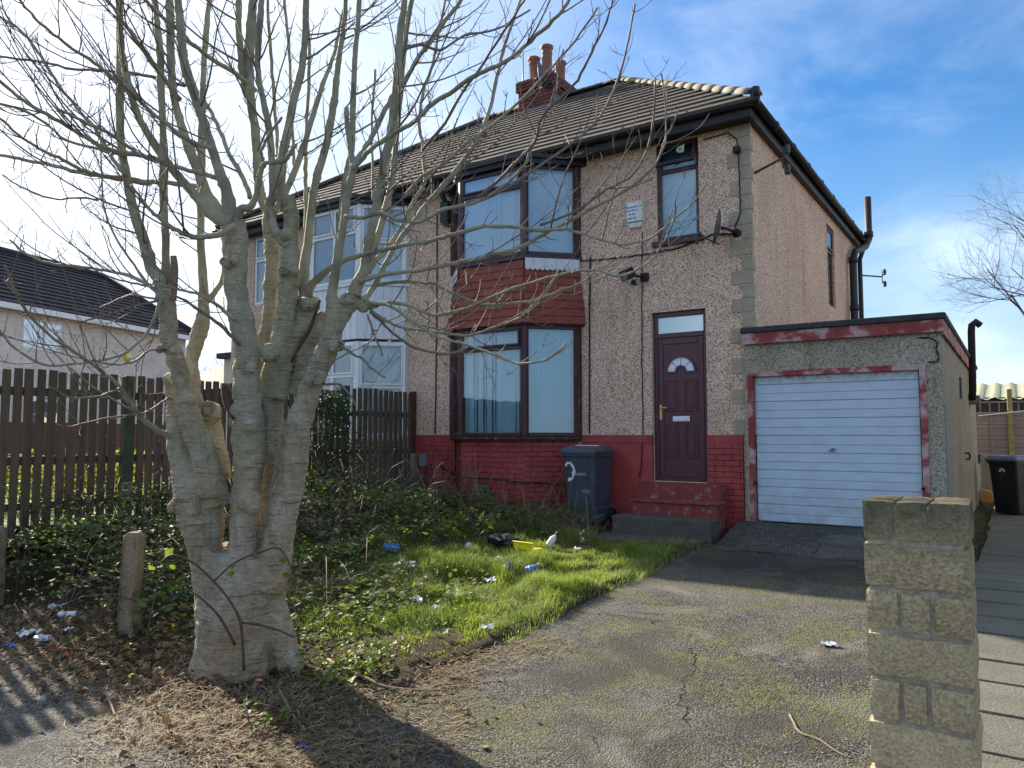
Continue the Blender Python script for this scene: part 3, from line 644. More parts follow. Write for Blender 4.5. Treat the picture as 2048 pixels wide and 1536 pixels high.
# --- steps
stp=MB()
stp.box(-4.40,-3.24,9.72,10.0,.5,.945); s1=stp.build('doorstep',M['red_step'],house); s1['label']='peeling red painted top step'
stp=MB(); stp.box(-4.38,-3.20,9.44,9.72,.3,.700); stp.build('doorstep',M['red_step'],house)
stp=MB(); V,Fc=cbox_ab((-4.42,9.41,.70),(-3.17,9.719,.738),.006); stp.add(V,Fc); stp.build('step_tread',M['red_step'],house)
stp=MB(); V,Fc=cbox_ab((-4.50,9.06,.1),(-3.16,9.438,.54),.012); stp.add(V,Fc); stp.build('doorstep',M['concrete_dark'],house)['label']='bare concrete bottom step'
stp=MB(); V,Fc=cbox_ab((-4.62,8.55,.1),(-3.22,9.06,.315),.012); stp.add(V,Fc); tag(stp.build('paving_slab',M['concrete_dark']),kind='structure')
# --- quoins
qm=unit_piece('quoin_stone',M['quoin_stone'],.03); z=1.60; i=0
while z<ZT-.05:
    h=random.uniform(.185,.215); h=min(h,ZT-z)
    wx=(.30,.155)[i%2]+random.uniform(-.015,.015); wy=(.06,.13)[i%2]+random.uniform(-.01,.01)
    link('quoin_stone',qm,house,Matrix.Translation((XR+.012-wx/2,YF-.012+wy/2+.0,z+h/2))@Matrix.Diagonal((wx,wy+.0,h-.006,1)))
    z+=h; i+=1
# --- roof
RY=14.1; RZ=9.05; EX0,EX1,EY0,EY1,EZ=-14.2,-2.70,9.66,18.5,5.98; RX0,RX1=-10.3,-6.62
rb=MB(); vs=[(EX0,EY0,EZ),(EX1,EY0,EZ),(EX1,EY1,EZ),(EX0,EY1,EZ),(RX0,RY,RZ),(RX1,RY,RZ)]
rb.add(vs,[(0,1,5,4),(1,2,5),(2,3,4,5),(3,0,4),(3,2,1,0)]); roof=rb.build('roof',M['roof_tile'],house); roof['label']='brown concrete tiled hipped roof'
nc=17; sn=Vector((0,-(RZ-EZ),(RY-EY0))).normalized()
for i in range(nc):
    f0=i/nc-.012; f1=min(1,(i+1)/nc+.01); mb=MB()
    def edge(f): return (EX0+(RX0-EX0)*f,EX1+(RX1-EX1)*f,EY0+(RY-EY0)*f,EZ+(RZ-EZ)*f)
    a=edge(f0); b=edge(f1); nt_=int((a[1]-a[0])/.30)
    for j in range(nt_):
        xa=a[0]+(a[1]-a[0])*j/nt_; xb=a[0]+(a[1]-a[0])*(j+1)/nt_-.002
        lo,hi=b[0],b[1]
        ta=min(max(xa,lo),hi); tb=min(max(xb,lo),hi)
        th=.049+random.uniform(-.003,.003); tj=.012
        if tb-ta<.02: ta=tb-.005
        p=[Vector((xa,a[2],a[3])),Vector((xb,a[2],a[3])),Vector((tb,b[2],b[3])),Vector((ta,b[2],b[3]))]
        q=[p[0]+sn*th,p[1]+sn*th,p[2]+sn*tj,p[3]+sn*tj]
        mb.add([p[0],p[1],p[2],p[3],q[0],q[1],q[2],q[3]],[(4,5,6,7),(0,1,5,4),(1,2,6,5),(3,0,4,7),(0,3,2,1)])
    mb.build('tile_course',M['roof_tile'],roof)
def halfcaps(p,q,ln,r,name,mat,flat=.75):
    p=Vector(p);q=Vector(q); d=(q-p); L_=d.length; d.normalize(); n=max(1,int(L_/ln)); ln=L_/n
    sd=d.cross(Vector((0,0,1))).normalized(); up=sd.cross(d)
    for i in range(n):
        mb=MB(); vs=[]; 
        for k,(s,rr) in enumerate(((0,r*1.02),(ln*1.02,r*.985))):
            for off in (0,.018):
                for j in range(9):
                    a=math.pi*j/8; vs.append(p+d*(i*ln+s)+sd*math.cos(a)*(rr-off)+up*(math.sin(a)*(rr-off)*flat-.02))
        fs=[(j,j+1,18+j+1,18+j) for j in range(8)]+[(j+9,27+j,27+j+1,j+10) for j in range(8)]+[(j,j+9,j+10,j+1) for j in range(8)]+[(18+j,18+j+1,27+j+1,27+j) for j in range(8)]
        fs+=[(0,18,27,9),(8,17,35,26)]
        mb.add(vs,fs,0,True); mb.build(name,mat,roof)
halfcaps((EX1+.02,EY0-.02,EZ+.06),(RX1,RY,RZ+.05),.40,.115,'hip_tile',M['hip_tile'])
halfcaps((EX0,EY0,EZ+.06),(RX0,RY,RZ+.05),.45,.14,'hip_tile',M['roof_tile'])
halfcaps((RX1,RY,RZ+.04),(RX0,RY,RZ+.04),.45,.13,'ridge_tile',M['roof_tile'])
# fascia, soffit, gutters
fs_=MB(); fs_.box(EX0+.06,EX1-.06,EY0+.075,EY0+.10,5.80,5.99); fs_.box(EX1-.085,EX1-.06,EY0+.10,EY1,5.80,5.99); fs_.build('fascia',M['black_gutter'],house)
so2=MB(); so2.box(EX0+.06,EX1-.06,EY0+.10,YF+.0,5.815,5.835); so2.box(XR,EX1-.085,YF,EY1,5.815,5.835); so2.build('soffit',M['black_gutter'],house)
def gutter(p,q,name='gutter'):
    p=Vector(p);q=Vector(q);d=(q-p).normalized(); sd=d.cross(Vector((0,0,1))); mb=MB(); vs=[]
    for e in (p,q):
        for r in (.062,.054):
            for j in range(9):
                a=math.pi+math.pi*j/8; vs.append(e+sd*math.cos(a)*r+Vector((0,0,math.sin(a)*r)))
    fs=[(j,j+1,18+j+1,18+j) for j in range(8)]+[(j+9,27+j,27+j+1,j+10) for j in range(8)]+[(0,18,27,9),(8,17,35,26)]+[(j,j+9,j+10,j+1) for j in range(8)]+[(18+j,19+j,28+j,27+j) for j in range(8)]
    mb.add(vs,fs,0,True); g=mb.build(name,M['black_gutter'],house)
    L_=(q-p).length; n=int(L_/.9)
    for i in range(n+1):
        c=p+d*(L_*i/n); bm_=MB(); bm_.tube([c-d*.02,c+d*.02],.067,10); bm_.build('gutter_bracket',M['black_gutter'],g)
gutter((EX0,EY0+.01,5.975),(EX1+.05,EY0+.01,5.975)); gutter((EX1+.01,EY0+.03,5.975),(EX1+.01,EY1,5.975))
fin=MB(); fin.tube([(EX1+.03,EY0-.01,6.0),(EX1+.03,EY0-.01,6.12)],[.07,.06],8); fin.box(EX1+.0,EX1+.03,EY0-.085,EY0-.06,5.98,6.10); fin.build('gutter_end',M['black_gutter'],house)
# downpipes
dpm=MB(); dpm.tube([(-8.02,EY0+.02,5.93),(-8.02,EY0+.05,5.80),(-8.05,YF-.06,5.55),(-8.05,YF-.06,5.2)],.045,10); dpm.box(-8.13,-7.97,YF-.14,YF-.02,5.25,5.62); dpm.build('hopper',M['black_gutter'],house)
sp=MB(); sp.tube([(XR+.12,16.95,.15),(XR+.12,16.95,5.25),(XR+.13,17.15,5.50),(XR+.25,17.75,5.72),(XR+.30,17.9,5.9),(XR+.30,17.9,6.85)],.075,10)
for zz in (5.22,4.2,5.95): 
    if zz<5.5: sp.tube([(XR+.12,16.95,zz),(XR+.12,16.95,zz+.12)],.092,10)
    else: sp.tube([(XR+.30,17.9,zz),(XR+.30,17.9,zz+.12)],.095,10)
sp.build('soil_pipe',M['black_gutter'],house)
sp=MB(); sp.tube([(EX1+.01,18.2,5.93),(EX1-.02,18.15,5.75),(XR+.08,18.05,5.5),(XR+.08,18.05,.2)],.05,10); sp.build('downpipe',M['black_gutter'],house)
# --- chimney
CX0,CX1,CY0,CY1=-9.02,-8.10,13.66,14.86
cm=MB(); cm.box(CX0+.012,CX1-.012,CY0+.012,CY1-.012,8.2,9.42); chim=cm.build('chimney',M['mortar_dark'],house); chim['label']='red brick chimney stack with three clay pots'
cbk=unit_piece('brick',M['chimney_brick'],.05); zc=8.62; r=0
def crow(x0,x1,y0,y1,zc,h,r):
    a=x0-(.1125 if r%2 else 0)
    while a<x1-.02:
        aa=max(a,x0); b=min(a+.225,x1)
        if b-aa>.03: link('brick',cbk,chim,Matrix.Translation(((aa+b)/2,y0+.03,zc+h/2))@Matrix.Diagonal((b-aa-.012,.075,h-.012,1)))
        a+=.225
    a=y0+.068-(0 if r%2 else .1125)
    while a<y1-.02:
        aa=max(a,y0+.068); b=min(a+.225,y1)
        if b-aa>.03: link('brick',cbk,chim,Matrix.Translation((x1-.03,(aa+b)/2,zc+h/2))@Matrix.Diagonal((.075,b-aa-.012,h-.012,1)))
        a+=.225
z=8.40
for r in range(14):
    e=.0 if z<9.2 else .045
    crow(CX0-e,CX1+e,CY0-e,CY1+e,z,.077,r); z+=.077
cap=MB(); V,Fc=cbox_ab((CX0-.03,CY0-.03,z-.01),(CX1+.03,CY1+.03,z+.03),.01); cap.add(V,Fc)
cap.add([(CX0,CY0,z+.03),(CX1,CY0,z+.03),(CX1,CY1,z+.03),(CX0,CY1,z+.03),(CX0+.25,CY0+.3,z+.12),(CX1-.25,CY0+.3,z+.12),(CX1-.25,CY1-.3,z+.12),(CX0+.25,CY1-.3,z+.12)],[(0,1,5,4),(1,2,6,5),(2,3,7,6),(3,0,4,7),(4,5,6,7)])
cap.build('flaunching',M['concrete'],chim)
for (x,y,h) in ((-8.80,13.98,.60),(-8.42,13.92,.74),(-8.42,14.50,.62)):
    pm=MB(); pm.lathe([(.135,0),(.13,.05),(.118,.12),(.112,h*.72),(.118,h*.75),(.128,h*.77),(.118,h*.80),(.118,h-.07),(.142,h-.055),(.145,h),(.11,h),(.10,h-.08)],16,Matrix.Translation((x,y,z+.06))); pm.build('chimney_pot',M['terracotta'],chim)
fl2=MB(); fl2.box(CX0-.05,CX1+.05,CY0-.10,CY0+.02,8.52,8.76); fl2.box(CX1-.02,CX1+.06,CY0+.02,CY1,8.6,9.0); fl2.build('lead_flashing',M['lead'],chim)
# aerial and dish on the chimney
ae=thing('television_aerial','tall thin television aerial pole beside the chimney pots','aerial',(-9.07,13.95,9.0))
mb=MB(); mb.tube([(-9.08,13.95,8.9),(-9.08,13.95,10.35)],.016,8); mb.build('pole',M['metal_grey'],ae)
mb=MB(); mb.tube([(-9.08,13.9,10.2),(-9.08,13.3,10.22)],.010,6)
for i in range(6): mb.tube([(-9.20,13.32+i*.1,10.21),(-8.96,13.32+i*.1,10.21)],.005,5)
mb.build('antenna',M['metal_grey'],ae)
def dish(name,label,c,aim,r,arm,mount,wall):
    d=thing(name,label,'satellite dish',mount); a=Vector(aim).normalized(); c=Vector(c); R=a.to_track_quat('Z','Y').to_matrix().to_4x4(); Mx=Matrix.Translation(c)@R
    mb=MB(); prof=[(.001,0)]+[(r*k/6,.18*r*(k/6)**2) for k in range(1,7)]; prof+= [(r*1.02,.18*r+.004),(r*1.0,.18*r-.012)]+[(r*k/6,.18*r*(k/6)**2-.012) for k in range(5,0,-1)]+[(.001,-.012)]
    mb.lathe(prof,24,Mx); mb.build('reflector',M['dish_grey'],d)
    mb=MB(); e=c+a*arm*.95-Vector((0,0,r*.55)); mb.tube([c-Vector((0,0,r*.95)),e],.012,8); mb.build('arm',M['dish_grey'],d)
    mb=MB(); mb.tube([e-a*.02,e+Vector((0,0,.03))-a*.06],.028,10); mb.tube([e+Vector((0,0,.0)),e-Vector((0,0,.13))+a*.0],.02,8); mb.build('receiver',M['dish_grey'],d)
    mb=MB(); mb.tube([c-a*.02,c-a*.10,Vector(mount)],.022,8); mb.tube([Vector(mount)-Vector(wall)*.0,Vector(mount)-Vector(wall)*.03],.06,10); mb.build('bracket',M['black_gutter'],d)
dish('satellite_dish','dark satellite dish fixed to the chimney brickwork',(-8.30,13.42,9.35),(.93,.25,.1),.28,.30,(-8.32,13.60,9.30),(0,-1,0))
dish('satellite_dish','dark grey satellite dish below the small upstairs window',(-3.20,9.72,4.36),(-.93,-.30,.20),.235,.32,(-3.05,9.97,4.33),(0,-1,0))
# floodlight, alarm box, insulators, meter box, cables
fd=thing('floodlight','black security floodlight with sensor above the front door','floodlight',(-4.42,9.98,3.93))
mb=MB(); V,Fc=cbox_ab((-.11,-.07,-.075),(.11,.07,.075),.012); Rm=Matrix.Translation((-4.56,9.74,3.90))@Matrix.Rotation(math.radians(-32),4,'Z')@Matrix.Rotation(math.radians(28),4,'X'); mb.add([Rm@Vector(v) for v in V],Fc); mb.build('lamp_housing',M['cable_black'],fd)
mb=MB(); V,Fc=cbox_ab((-.09,-.078,-.055),(.09,-.071,.055),.003); mb.add([Rm@Vector(v) for v in V],Fc); mb.build('lamp_glass',M['metal_grey'],fd)
mb=MB(); mb.tube([(-4.52,9.80,3.89),(-4.42,9.90,3.88),(-4.40,9.99,3.88)],.018,8); mb.box(-4.46,-4.34,9.96,9.998,3.82,3.94); mb.build('bracket',M['cable_black'],fd)
mb=MB(); mb.lathe([(.0,-.05),(.035,-.04),(.04,0),(.03,.03)],12,Matrix.Translation((-4.50,9.82,3.79))); mb.build('sensor',M['cable_black'],fd)
al=thing('alarm_box','cream burglar alarm box with blue printed lettering beside the upstairs window','alarm box',(-4.52,9.95,4.62))
mb=MB(); vs=[]
for d in (0,-.07):
    s=.0 if d==0 else .012
    vs+=[(-4.66+s,YF+d,4.70+s),(-4.39-s,YF+d,4.70+s),(-4.39-s,YF+d,5.02-s),(-4.66+s,YF+d,5.02-s)]
mb.add(vs,[(4,5,6,7),(0,1,5,4),(1,2,6,5),(2,3,7,6),(3,0,4,7),(3,2,1,0)])
mb.add([(-4.63,YF-.001,4.62),(-4.42,YF-.001,4.62),(-4.39,YF-.001,4.698),(-4.66,YF-.001,4.698),(-4.60,YF-.055,4.63),(-4.44,YF-.055,4.63),(-4.405,YF-.06,4.698),(-4.645,YF-.06,4.698)],[(4,5,6,7),(0,1,5,4),(1,2,6,5),(3,0,4,7),(0,3,2,1)])
mb.build('case',M['plaque_cream'],al)
mb=MB(); mb.box(-4.645,-4.475,YF-.074,YF-.071,4.725,4.985); lab=mb.build('printed_label',M['label_white'],al)
def text(s,size,loc,rot,mat,name,par,ext=.0008,align='CENTER',bold=0):
    cu=bpy.data.curves.new(name,'FONT'); cu.body=s; cu.size=size; cu.extrude=ext; cu.align_x=align; cu.offset=bold; cu.space_character=1.0
    to=bpy.data.objects.new(name,cu); C.objects.link(to); dg=bpy.context.evaluated_depsgraph_get(); me=bpy.data.meshes.new_from_object(to.evaluated_get(dg)); bpy.data.objects.remove(to)
    me.materials.clear(); me.materials.append(mat); Mx=Matrix.Translation(loc)@rot
    me.transform(Mx); o=link(name,me,par); return o
RX=Matrix.Rotation(math.pi/2,4,'X')
for s,z,sz in (('EXCELLENT',4.915,.034),('SECURITY',4.865,.037),('01274',4.805,.046),('652165',4.748,.046)): text(s,sz,(-4.56,YF-.0755,z),RX,M['print_blue'],'lettering',al,bold=.001)
mb=MB(); mb.tube([(-4.43,YF-.070,4.93),(-4.43,YF-.076,4.93)],.010,8); mb.build('screw_cap',M['cable_black'],al)
def insul(label,base,tip,arms,group=None):
    t_=thing('insulator_bracket',label,'bracket',base); b=Vector(base); e=Vector(tip)
    mb=MB(); mb.tube([b,e],.018,6); up=Vector((0,0,.16)); mb.tube([e,e+up],.010,6); mb.tube([e-up*.9,e],.010,6); mb.build('arm',M['rust'],t_)
    for s in (1,-1):
        q=e+Vector(arms)*.10+Vector((0,0,.12 if s>0 else -.16)); mb=MB(); mb.tube([e+Vector((0,0,.05*s-.02)),q-Vector((0,0,.06))],.009,6); mb.build('hook',M['rust'],t_)
        mb=MB(); mb.lathe([(.0,-.07),(.035,-.065),(.042,-.03),(.03,-.02),(.042,-.01),(.042,.03),(.03,.04),(.034,.06),(.0,.075)],12,Matrix.Translation(q)); mb.build('insulator',M['ceramic_dark'],t_)
insul('rusty bracket with two insulators on the side wall near the front corner',(XR,10.2,5.18),(XR+.36,10.30,5.35),(.5,.3,0))
insul('small insulator bracket low down at the far rear corner',(XR+.02,18.25,5.2),(XR+.40,19.0,5.25),(.4,.6,0))
me_=thing('meter_box','small grey box fixed low on the red brick plinth','meter box',(-8.52,9.95,1.1))
mb=MB(); V,Fc=cbox_ab((-8.58,9.87,1.06),(-8.44,9.965,1.27),.01); mb.add(V,Fc); mb.build('case',M['metal_grey'],me_)
mb=MB(); mb.tube([(-8.51,9.92,1.06),(-8.51,9.92,.9),(-8.47,9.93,.75)],.014,6); mb.build('conduit',M['cable_black'],me_)
jb=MB(); V,Fc=cbox_ab((-3.06,9.90,5.42),(-2.97,9.985,5.50),.008); jb.add(V,Fc); tag(jb.build('junction_box',M['cable_black']),'small black junction box on the quoins below the eaves','junction box')
def cable(label,pts,r=.009):
    mb=MB(); mb.tube(pts,r,6); return tag(mb.build('cable',M['cable_black']),label,'cable')
def wob(pts,a=.012,n=10):
    o=[]
    for p,q in zip(pts,pts[1:]):
        p=Vector(p);q=Vector(q)
        for i in range(n): 
            f=i/n; o.append(p.lerp(q,f)+Vector((random.uniform(-a,a),0,random.uniform(-a,a))) )
    o.append(Vector(pts[-1])); return o
yw=YF-.016
cable('black cable dropping down the wall beside the lower bay window',wob([(-5.28,yw,4.3),(-5.30,yw,3.6),(-5.32,yw,1.62)],.004),.012)
cable('thin cable running down the wall from floodlight to plinth',wob([(-4.43,yw,4.55),(-4.44,yw,3.9),(-4.46,yw,2.6),(-4.45,yw,1.7),(-4.47,yw-.03,1.2),(-4.5,yw-.03,1.0)],.008),.008)
cable('black cable down the pebbledash near the fence end',wob([(-8.30,yw,5.5),(-8.29,yw,4.0),(-8.31,yw,1.62)],.004),.011)
cable('sagging cables strung from the dish to the bay',wob([(-3.05,yw,4.32),(-3.4,yw,4.36),(-3.9,yw,4.23),(-4.6,yw,4.22),(-5.2,yw,4.24),(-5.45,yw,4.26)],.008),.011)
cable('cable looping from the junction box down the quoins to the dish',wob([(-3.5,yw,5.72),(-3.15,yw,5.74),(-3.02,yw-.02,5.62),(-3.0,yw-.02,5.45),(-2.99,yw-.02,5.0),(-2.99,yw-.02,4.6),(-3.08,yw,4.40)],.006),.009)
cable('pair of black cables sagging along the red plinth',wob([(-8.2,YF-.06,1.10),(-7.9,YF-.09,.98),(-7.25,9.33,.93),(-6.6,9.32,.94),(-6.1,9.33,.90),(-5.5,9.85,.86),(-5.2,9.93,.88)],.008),.014)
ab=MB(); ab.box(-7.0,-6.73,9.355,9.40,.66,.86); abp=tag(ab.build('air_brick',M['mortar_dark'],house))
for i in range(5):
    for j in range(3):
        hb=MB(); hb.box(-6.985+i*.052,-6.955+i*.052,9.345,9.36,.68+j*.06,.72+j*.06); hb.build('vent_bar',M['concrete'],abp)
# ------------------------------------------------------------------ garage
GX0,GX1,GY,GB=-2.97,-.69,9.93,18.0
gar=thing('garage','flat-roofed roughcast garage with pale up-and-over door and red trim','garage',(-1.8,14,.2))
DO=(-2.86,-.93,.485,2.34)
gw=MB(); wall_grid(gw,(0,GY,0),(1,0,0),(0,-1,0),GX0,GX1,.05,2.80,[(DO[0]-.07,DO[1]+.07,.05,DO[3]+.09)],.25)
gw.quad((GX1,GY,0),(GX1,GB,0),(GX1,GB,2.80),(GX1,GY,2.80)); gw.quad((GX0,GB,0),(GX1,GB,0),(GX1,GB,2.8),(GX0,GB,2.8))
gw.build('wall',M['render_grey'],gar)
gi=MB(); gi.box(GX0+.02,GX1-.05,GY+.3,GY+.34,0,2.78); gi.build('door_backing',M['room_dark'],gar)
# roof: felt edge over a weathered red fascia board
rf=MB(); V,Fc=cbox_ab((GX0-.02,GY-.10,2.93),(GX1+.06,GB+.1,3.01),.015); rf.add(V,Fc); rf.build('roof',M['felt'],gar)
fb=MB(); fb.box(GX0,GX1+.035,GY-.075,GY-.045,2.79,2.932); fb.build('fascia_board',M['weathered_red_board'],gar)['label']='front fascia board with flaking red paint'
fb=MB(); fb.box(GX1+.006,GX1+.035,GY-.045,GB+.05,2.76,2.932); fb.build('fascia_board',M['weathered_red_board'],gar)
fb=MB(); fb.box(GX0,GX1+.006,GY-.045,GY+.3,2.80,2.928); fb.build('roof_deck',M['old_wood_frame'],gar)
for q in ((DO[0]-.07,DO[0],.40,DO[3]+.09),(DO[1],DO[1]+.07,.40,DO[3]+.09),(DO[0],DO[1],DO[3]+.02,DO[3]+.088)):
    fr=MB(); fr.fbox((0,GY,0),(1,0,0),(0,-1,0),q[0],q[1],-.09,.018,q[2],q[3],c=.005); fr.build('door_frame',M['weathered_red_board'],gar)
gd=MB(); gd.box(DO[0]+.012,DO[1]-.012,GY+.075,GY+.09,DO[2],DO[3]+.02); gdo=gd.build('garage_door',M['garage_door_paint'],gar); gdo['label']='pale blue-white up-and-over door of horizontal ribs'
nr=17; hh=(DO[3]+.02-DO[2])/nr
for i in range(nr):
    b=MB(); z0=DO[2]+i*hh; deep=(i%2==0)
    V,Fc=cbox_ab((DO[0]+.014,GY+.050+(.004 if deep else 0),z0+(.010 if deep else .0015)),(DO[1]-.014,GY+.0745,z0+hh-.0005),.0022); b.add(V,Fc); b.build('door_rib',M['garage_door_paint'],gdo)
hn=MB(); hn.tube([(-1.91,GY+.05,1.42),(-1.91,GY+.03,1.42)],.022,10); hn.tube([(-1.95,GY+.03,1.40),(-1.87,GY+.03,1.43)],.008,6); hn.build('door_handle',M['metal_grey'],gdo)
for x,z in ((DO[0]-.0,.98),(DO[1]+.0,.98)):
    k=MB(); k.tube([(x,GY+.04,z),(x,GY-.03,z)],.02,8); k.build('latch',M['cable_black'],gar)
# patched corner: cracked slab of render, bare conduit strip, flue pipe, vent, hook
ck=MB(); pts=[(-.93,2.74),(-.80,2.73),(-.73,2.66),(-.75,2.60),(-.72,2.52),(-.74,2.44),(-.84,2.45)]
for (p,q) in zip(pts,pts[1:]):
    ck.tube([(p[0],GY-.003,p[1]),((p[0]+q[0])/2+random.uniform(-.012,.012),GY-.004,(p[1]+q[1])/2),(q[0],GY-.003,q[1])],[.006,.011,.007],5)
ck.build('render_crack',M['cable_black'],gar)
cs_=MB(); cs_.box(GX1-.012,GX1+.012,GY+.02,GY+.16,.25,1.95); cs_.build('corner_strip',M['metal_grey'],gar)
fp_=MB(); fp_.tube([(GX1+.05,15.35,2.22),(GX1+.07,15.3,2.36),(GX1+.09,15.2,3.40),(GX1+.10,15.19,3.50),(GX1+.16,15.22,3.56),(GX1+.22,15.26,3.50)],.06,10); fp_.build('flue_pipe',M['rubber'],gar)
bx=MB(); V,Fc=cbox_ab((GX1,15.5,2.15),(GX1+.16,15.95,2.30),.012); bx.add(V,Fc); bx.build('outlet_box',M['concrete'],gar)
bx=MB(); bx.box(GX1,GX1+.03,12.9,13.2,2.15,2.45); bx.build('vent',M['dish_grey'],gar)
hk=MB(); hk.tube([(GX1,13.6,1.32),(GX1+.05,13.62,1.32),(GX1+.06,13.75,1.28),(GX1+.05,13.78,1.22),(GX1,13.8,1.22)],.014,6); hk.build('hook',M['cable_black'],gar)
# ------------------------------------------------------------------ stone gate pillar
pil=thing('gate_pillar','square gritstone gate pillar of rough blocks in the right foreground','pillar',(-.35,3.4,0))
PX0,PX1,PY0,PY1=-.515,-.165,3.22,3.57
core=MB(); core.box(PX0+.014,PX1-.014,PY0+.014,PY1-.014,-.1,1.33); core.build('mortar_core',M['mortar_light'],pil)
def rock(x0,x1,y0,y1,z0,z1,amp=.006,name='stone_block'):
    mb=MB(); nx=max(4,int((x1-x0)/.035)); ny=max(4,int((y1-y0)/.05)); nz_=max(4,int((z1-z0)/.035)); idx={}; vs=[]
    c=Vector(((x0+x1)/2,(y0+y1)/2,(z0+z1)/2)); sd=random.uniform(0,50)
    def vid(i,j,k):
        key=(i,j,k)
        if key not in idx:
            p=Vector((x0+(x1-x0)*i/nx,y0+(y1-y0)*j/ny,z0+(z1-z0)*k/nz_))
            e=sum((i in(0,nx),j in(0,ny),k in(0,nz_)))
            pull=.004*(e-1) if e>1 else 0
            d=(c-p).normalized()
            q=p*9+Vector((sd,sd,sd)); dn=Vector((mn.noise(q),mn.noise(q+Vector((31,0,0))),mn.noise(q+Vector((0,57,0)))))
            q2=p*26+Vector((sd,0,sd)); dn2=Vector((mn.noise(q2),mn.noise(q2+Vector((31,0,0))),mn.noise(q2+Vector((0,57,0)))))
            nf=Vector((-1 if i==0 else (1 if i==nx else 0),-1 if j==0 else (1 if j==ny else 0),-1 if k==0 else (1 if k==nz_ else 0)))
            belly=nf*.003*(1 if e==1 else 0)
            idx[key]=len(vs); vs.append(p+d*pull+dn*amp+dn2*amp*.45+belly)
        return idx[key]
    fs=[]
    for i in range(nx):
        for k in range(nz_):
            fs.append((vid(i,0,k),vid(i+1,0,k),vid(i+1,0,k+1),vid(i,0,k+1))); fs.append((vid(i,ny,k),vid(i,ny,k+1),vid(i+1,ny,k+1),vid(i+1,ny,k)))
        for j in range(ny):
            fs.append((vid(i,j,0),vid(i,j+1,0),vid(i+1,j+1,0),vid(i+1,j,0))); fs.append((vid(i,j,nz_),vid(i+1,j,nz_),vid(i+1,j+1,nz_),vid(i,j+1,nz_)))
    for j in range(ny):
        for k in range(nz_):
            fs.append((vid(0,j,k),vid(0,j,k+1),vid(0,j+1,k+1),vid(0,j+1,k))); fs.append((vid(nx,j,k),vid(nx,j+1,k),vid(nx,j+1,k+1),vid(nx,j,k+1)))
    mb.add(vs,fs,0,True); o_=mb.build(name,M['pillar_stone'],pil); o_.data.set_sharp_from_angle(angle=math.radians(38)); return o_
zt=1.345; rows=[(.165,3),(.175,1),(.165,3),(.168,1),(.165,3),(.17,1),(.165,3),(.17,1)]
for h,k in rows:
    z1=zt; z0=zt-h+.015
    if k==1: rock(PX0+random.uniform(-.006,.006),PX1+random.uniform(-.006,.006),PY0+random.uniform(-.006,.004),PY1,z0,z1)
    else:
        cuts=[PX0,PX0+.118+random.uniform(-.008,.008),PX0+.215+random.uniform(-.012,.012),PX1]; g=.007 if zt>1.3 else .016
        for a,b in zip(cuts,cuts[1:]): rock(a+(g/2 if a>PX0 else random.uniform(-.005,.005)),b-(g/2 if b<PX1 else random.uniform(-.005,.005)),PY0+random.uniform(-.005,.005),PY1,z0+(.004 if zt<1.3 else 0),z1-(.004 if zt<1.3 else 0),.005)
    zt-=h
# ------------------------------------------------------------------ picket fence on the party line
FX=-8.80
fen=thing('picket_fence','dark weathered picket fence between the gardens','fence',(FX,6.5,.6))
pk=[]
for s in range(5):
    mb=MB(); h=1.0; V=[(-.5,-.5,-.5),(.5,-.5,-.5),(.5,.5,-.5),(-.5,.5,-.5)]+[(-.5,-.5,.5),(.5,-.5,.5),(.5,.5,.5),(-.5,.5,.5)]
    V,Fc=cbox_ab((-.5,-.5,-.5),(.5,.5,.5),.03); V=[(a,b*(1+.1*mn.noise(Vector((a*9+s,c*5,s)))),c) for a,b,c in V]; mb.add(V,Fc); pk.append(mb.mesh('picket',M['fence_wood']))
def fbase(y): return .40+.26*sm(3,9.8,y)
y=2.3
while y<9.86:
    right=y>8.38; pitch=.113 if not right else .120
    top=2.30 if not right else 2.345+.01*math.sin(y*3); wdt=.083 if not right else .078; b=fbase(y)+.05
    if not any(abs(y-p)<.10 for p in (4.86,6.95,8.34)):
        link('picket',random.choice(pk),fen,Matrix.Translation((FX+.035,y,(b+top)/2+random.uniform(-.012,.012)))@Matrix.Rotation(random.uniform(-.012,.012),4,'X')@Matrix.Diagonal((.020,wdt+random.uniform(-.006,.006),top-b,1)))
    y+=pitch
for za,zb in ((2.02,2.11),(1.28,1.37),(.80,.88)):
    for (a,b) in ((2.2,4.86),(4.86,6.95),(6.95,8.34),(8.34,9.93)):
        mb=MB(); o=.05 if a>8 else 0; mb.box(FX-.02,FX+.022,a+.05,b-.05,za-(.12 if a>8 else 0)*(za>1.5)+o*0,zb-(.12 if a>8 else 0)*(za>1.5)); mb.build('rail',M['fence_wood'],fen)
for yy,mat,w_,top in ((4.86,'fence_post_green',.13,2.30),(6.95,'fence_post_green',.12,2.28),(8.34,'fence_post_green',.12,2.38),(9.93,'fence_post_red',.085,2.36)):
    mb=MB(); V,Fc=cbox_ab((FX-.03,yy-w_/2,.4),(FX+.07,yy+w_/2,top),.008); mb.add(V,Fc); mb.build('post',M[mat],fen)
mb=MB(); V,Fc=cbox_ab((FX+.071,9.80,.4),(FX+.17,9.92,1.28),.015); mb.add(V,Fc); mb.build('concrete_spur',M['concrete'],fen)
mb=MB(); V,Fc=cbox_ab((FX+.071,4.78,.3),(FX+.16,4.88,1.05),.015); mb.add(V,Fc); mb.build('concrete_spur',M['concrete'],fen)
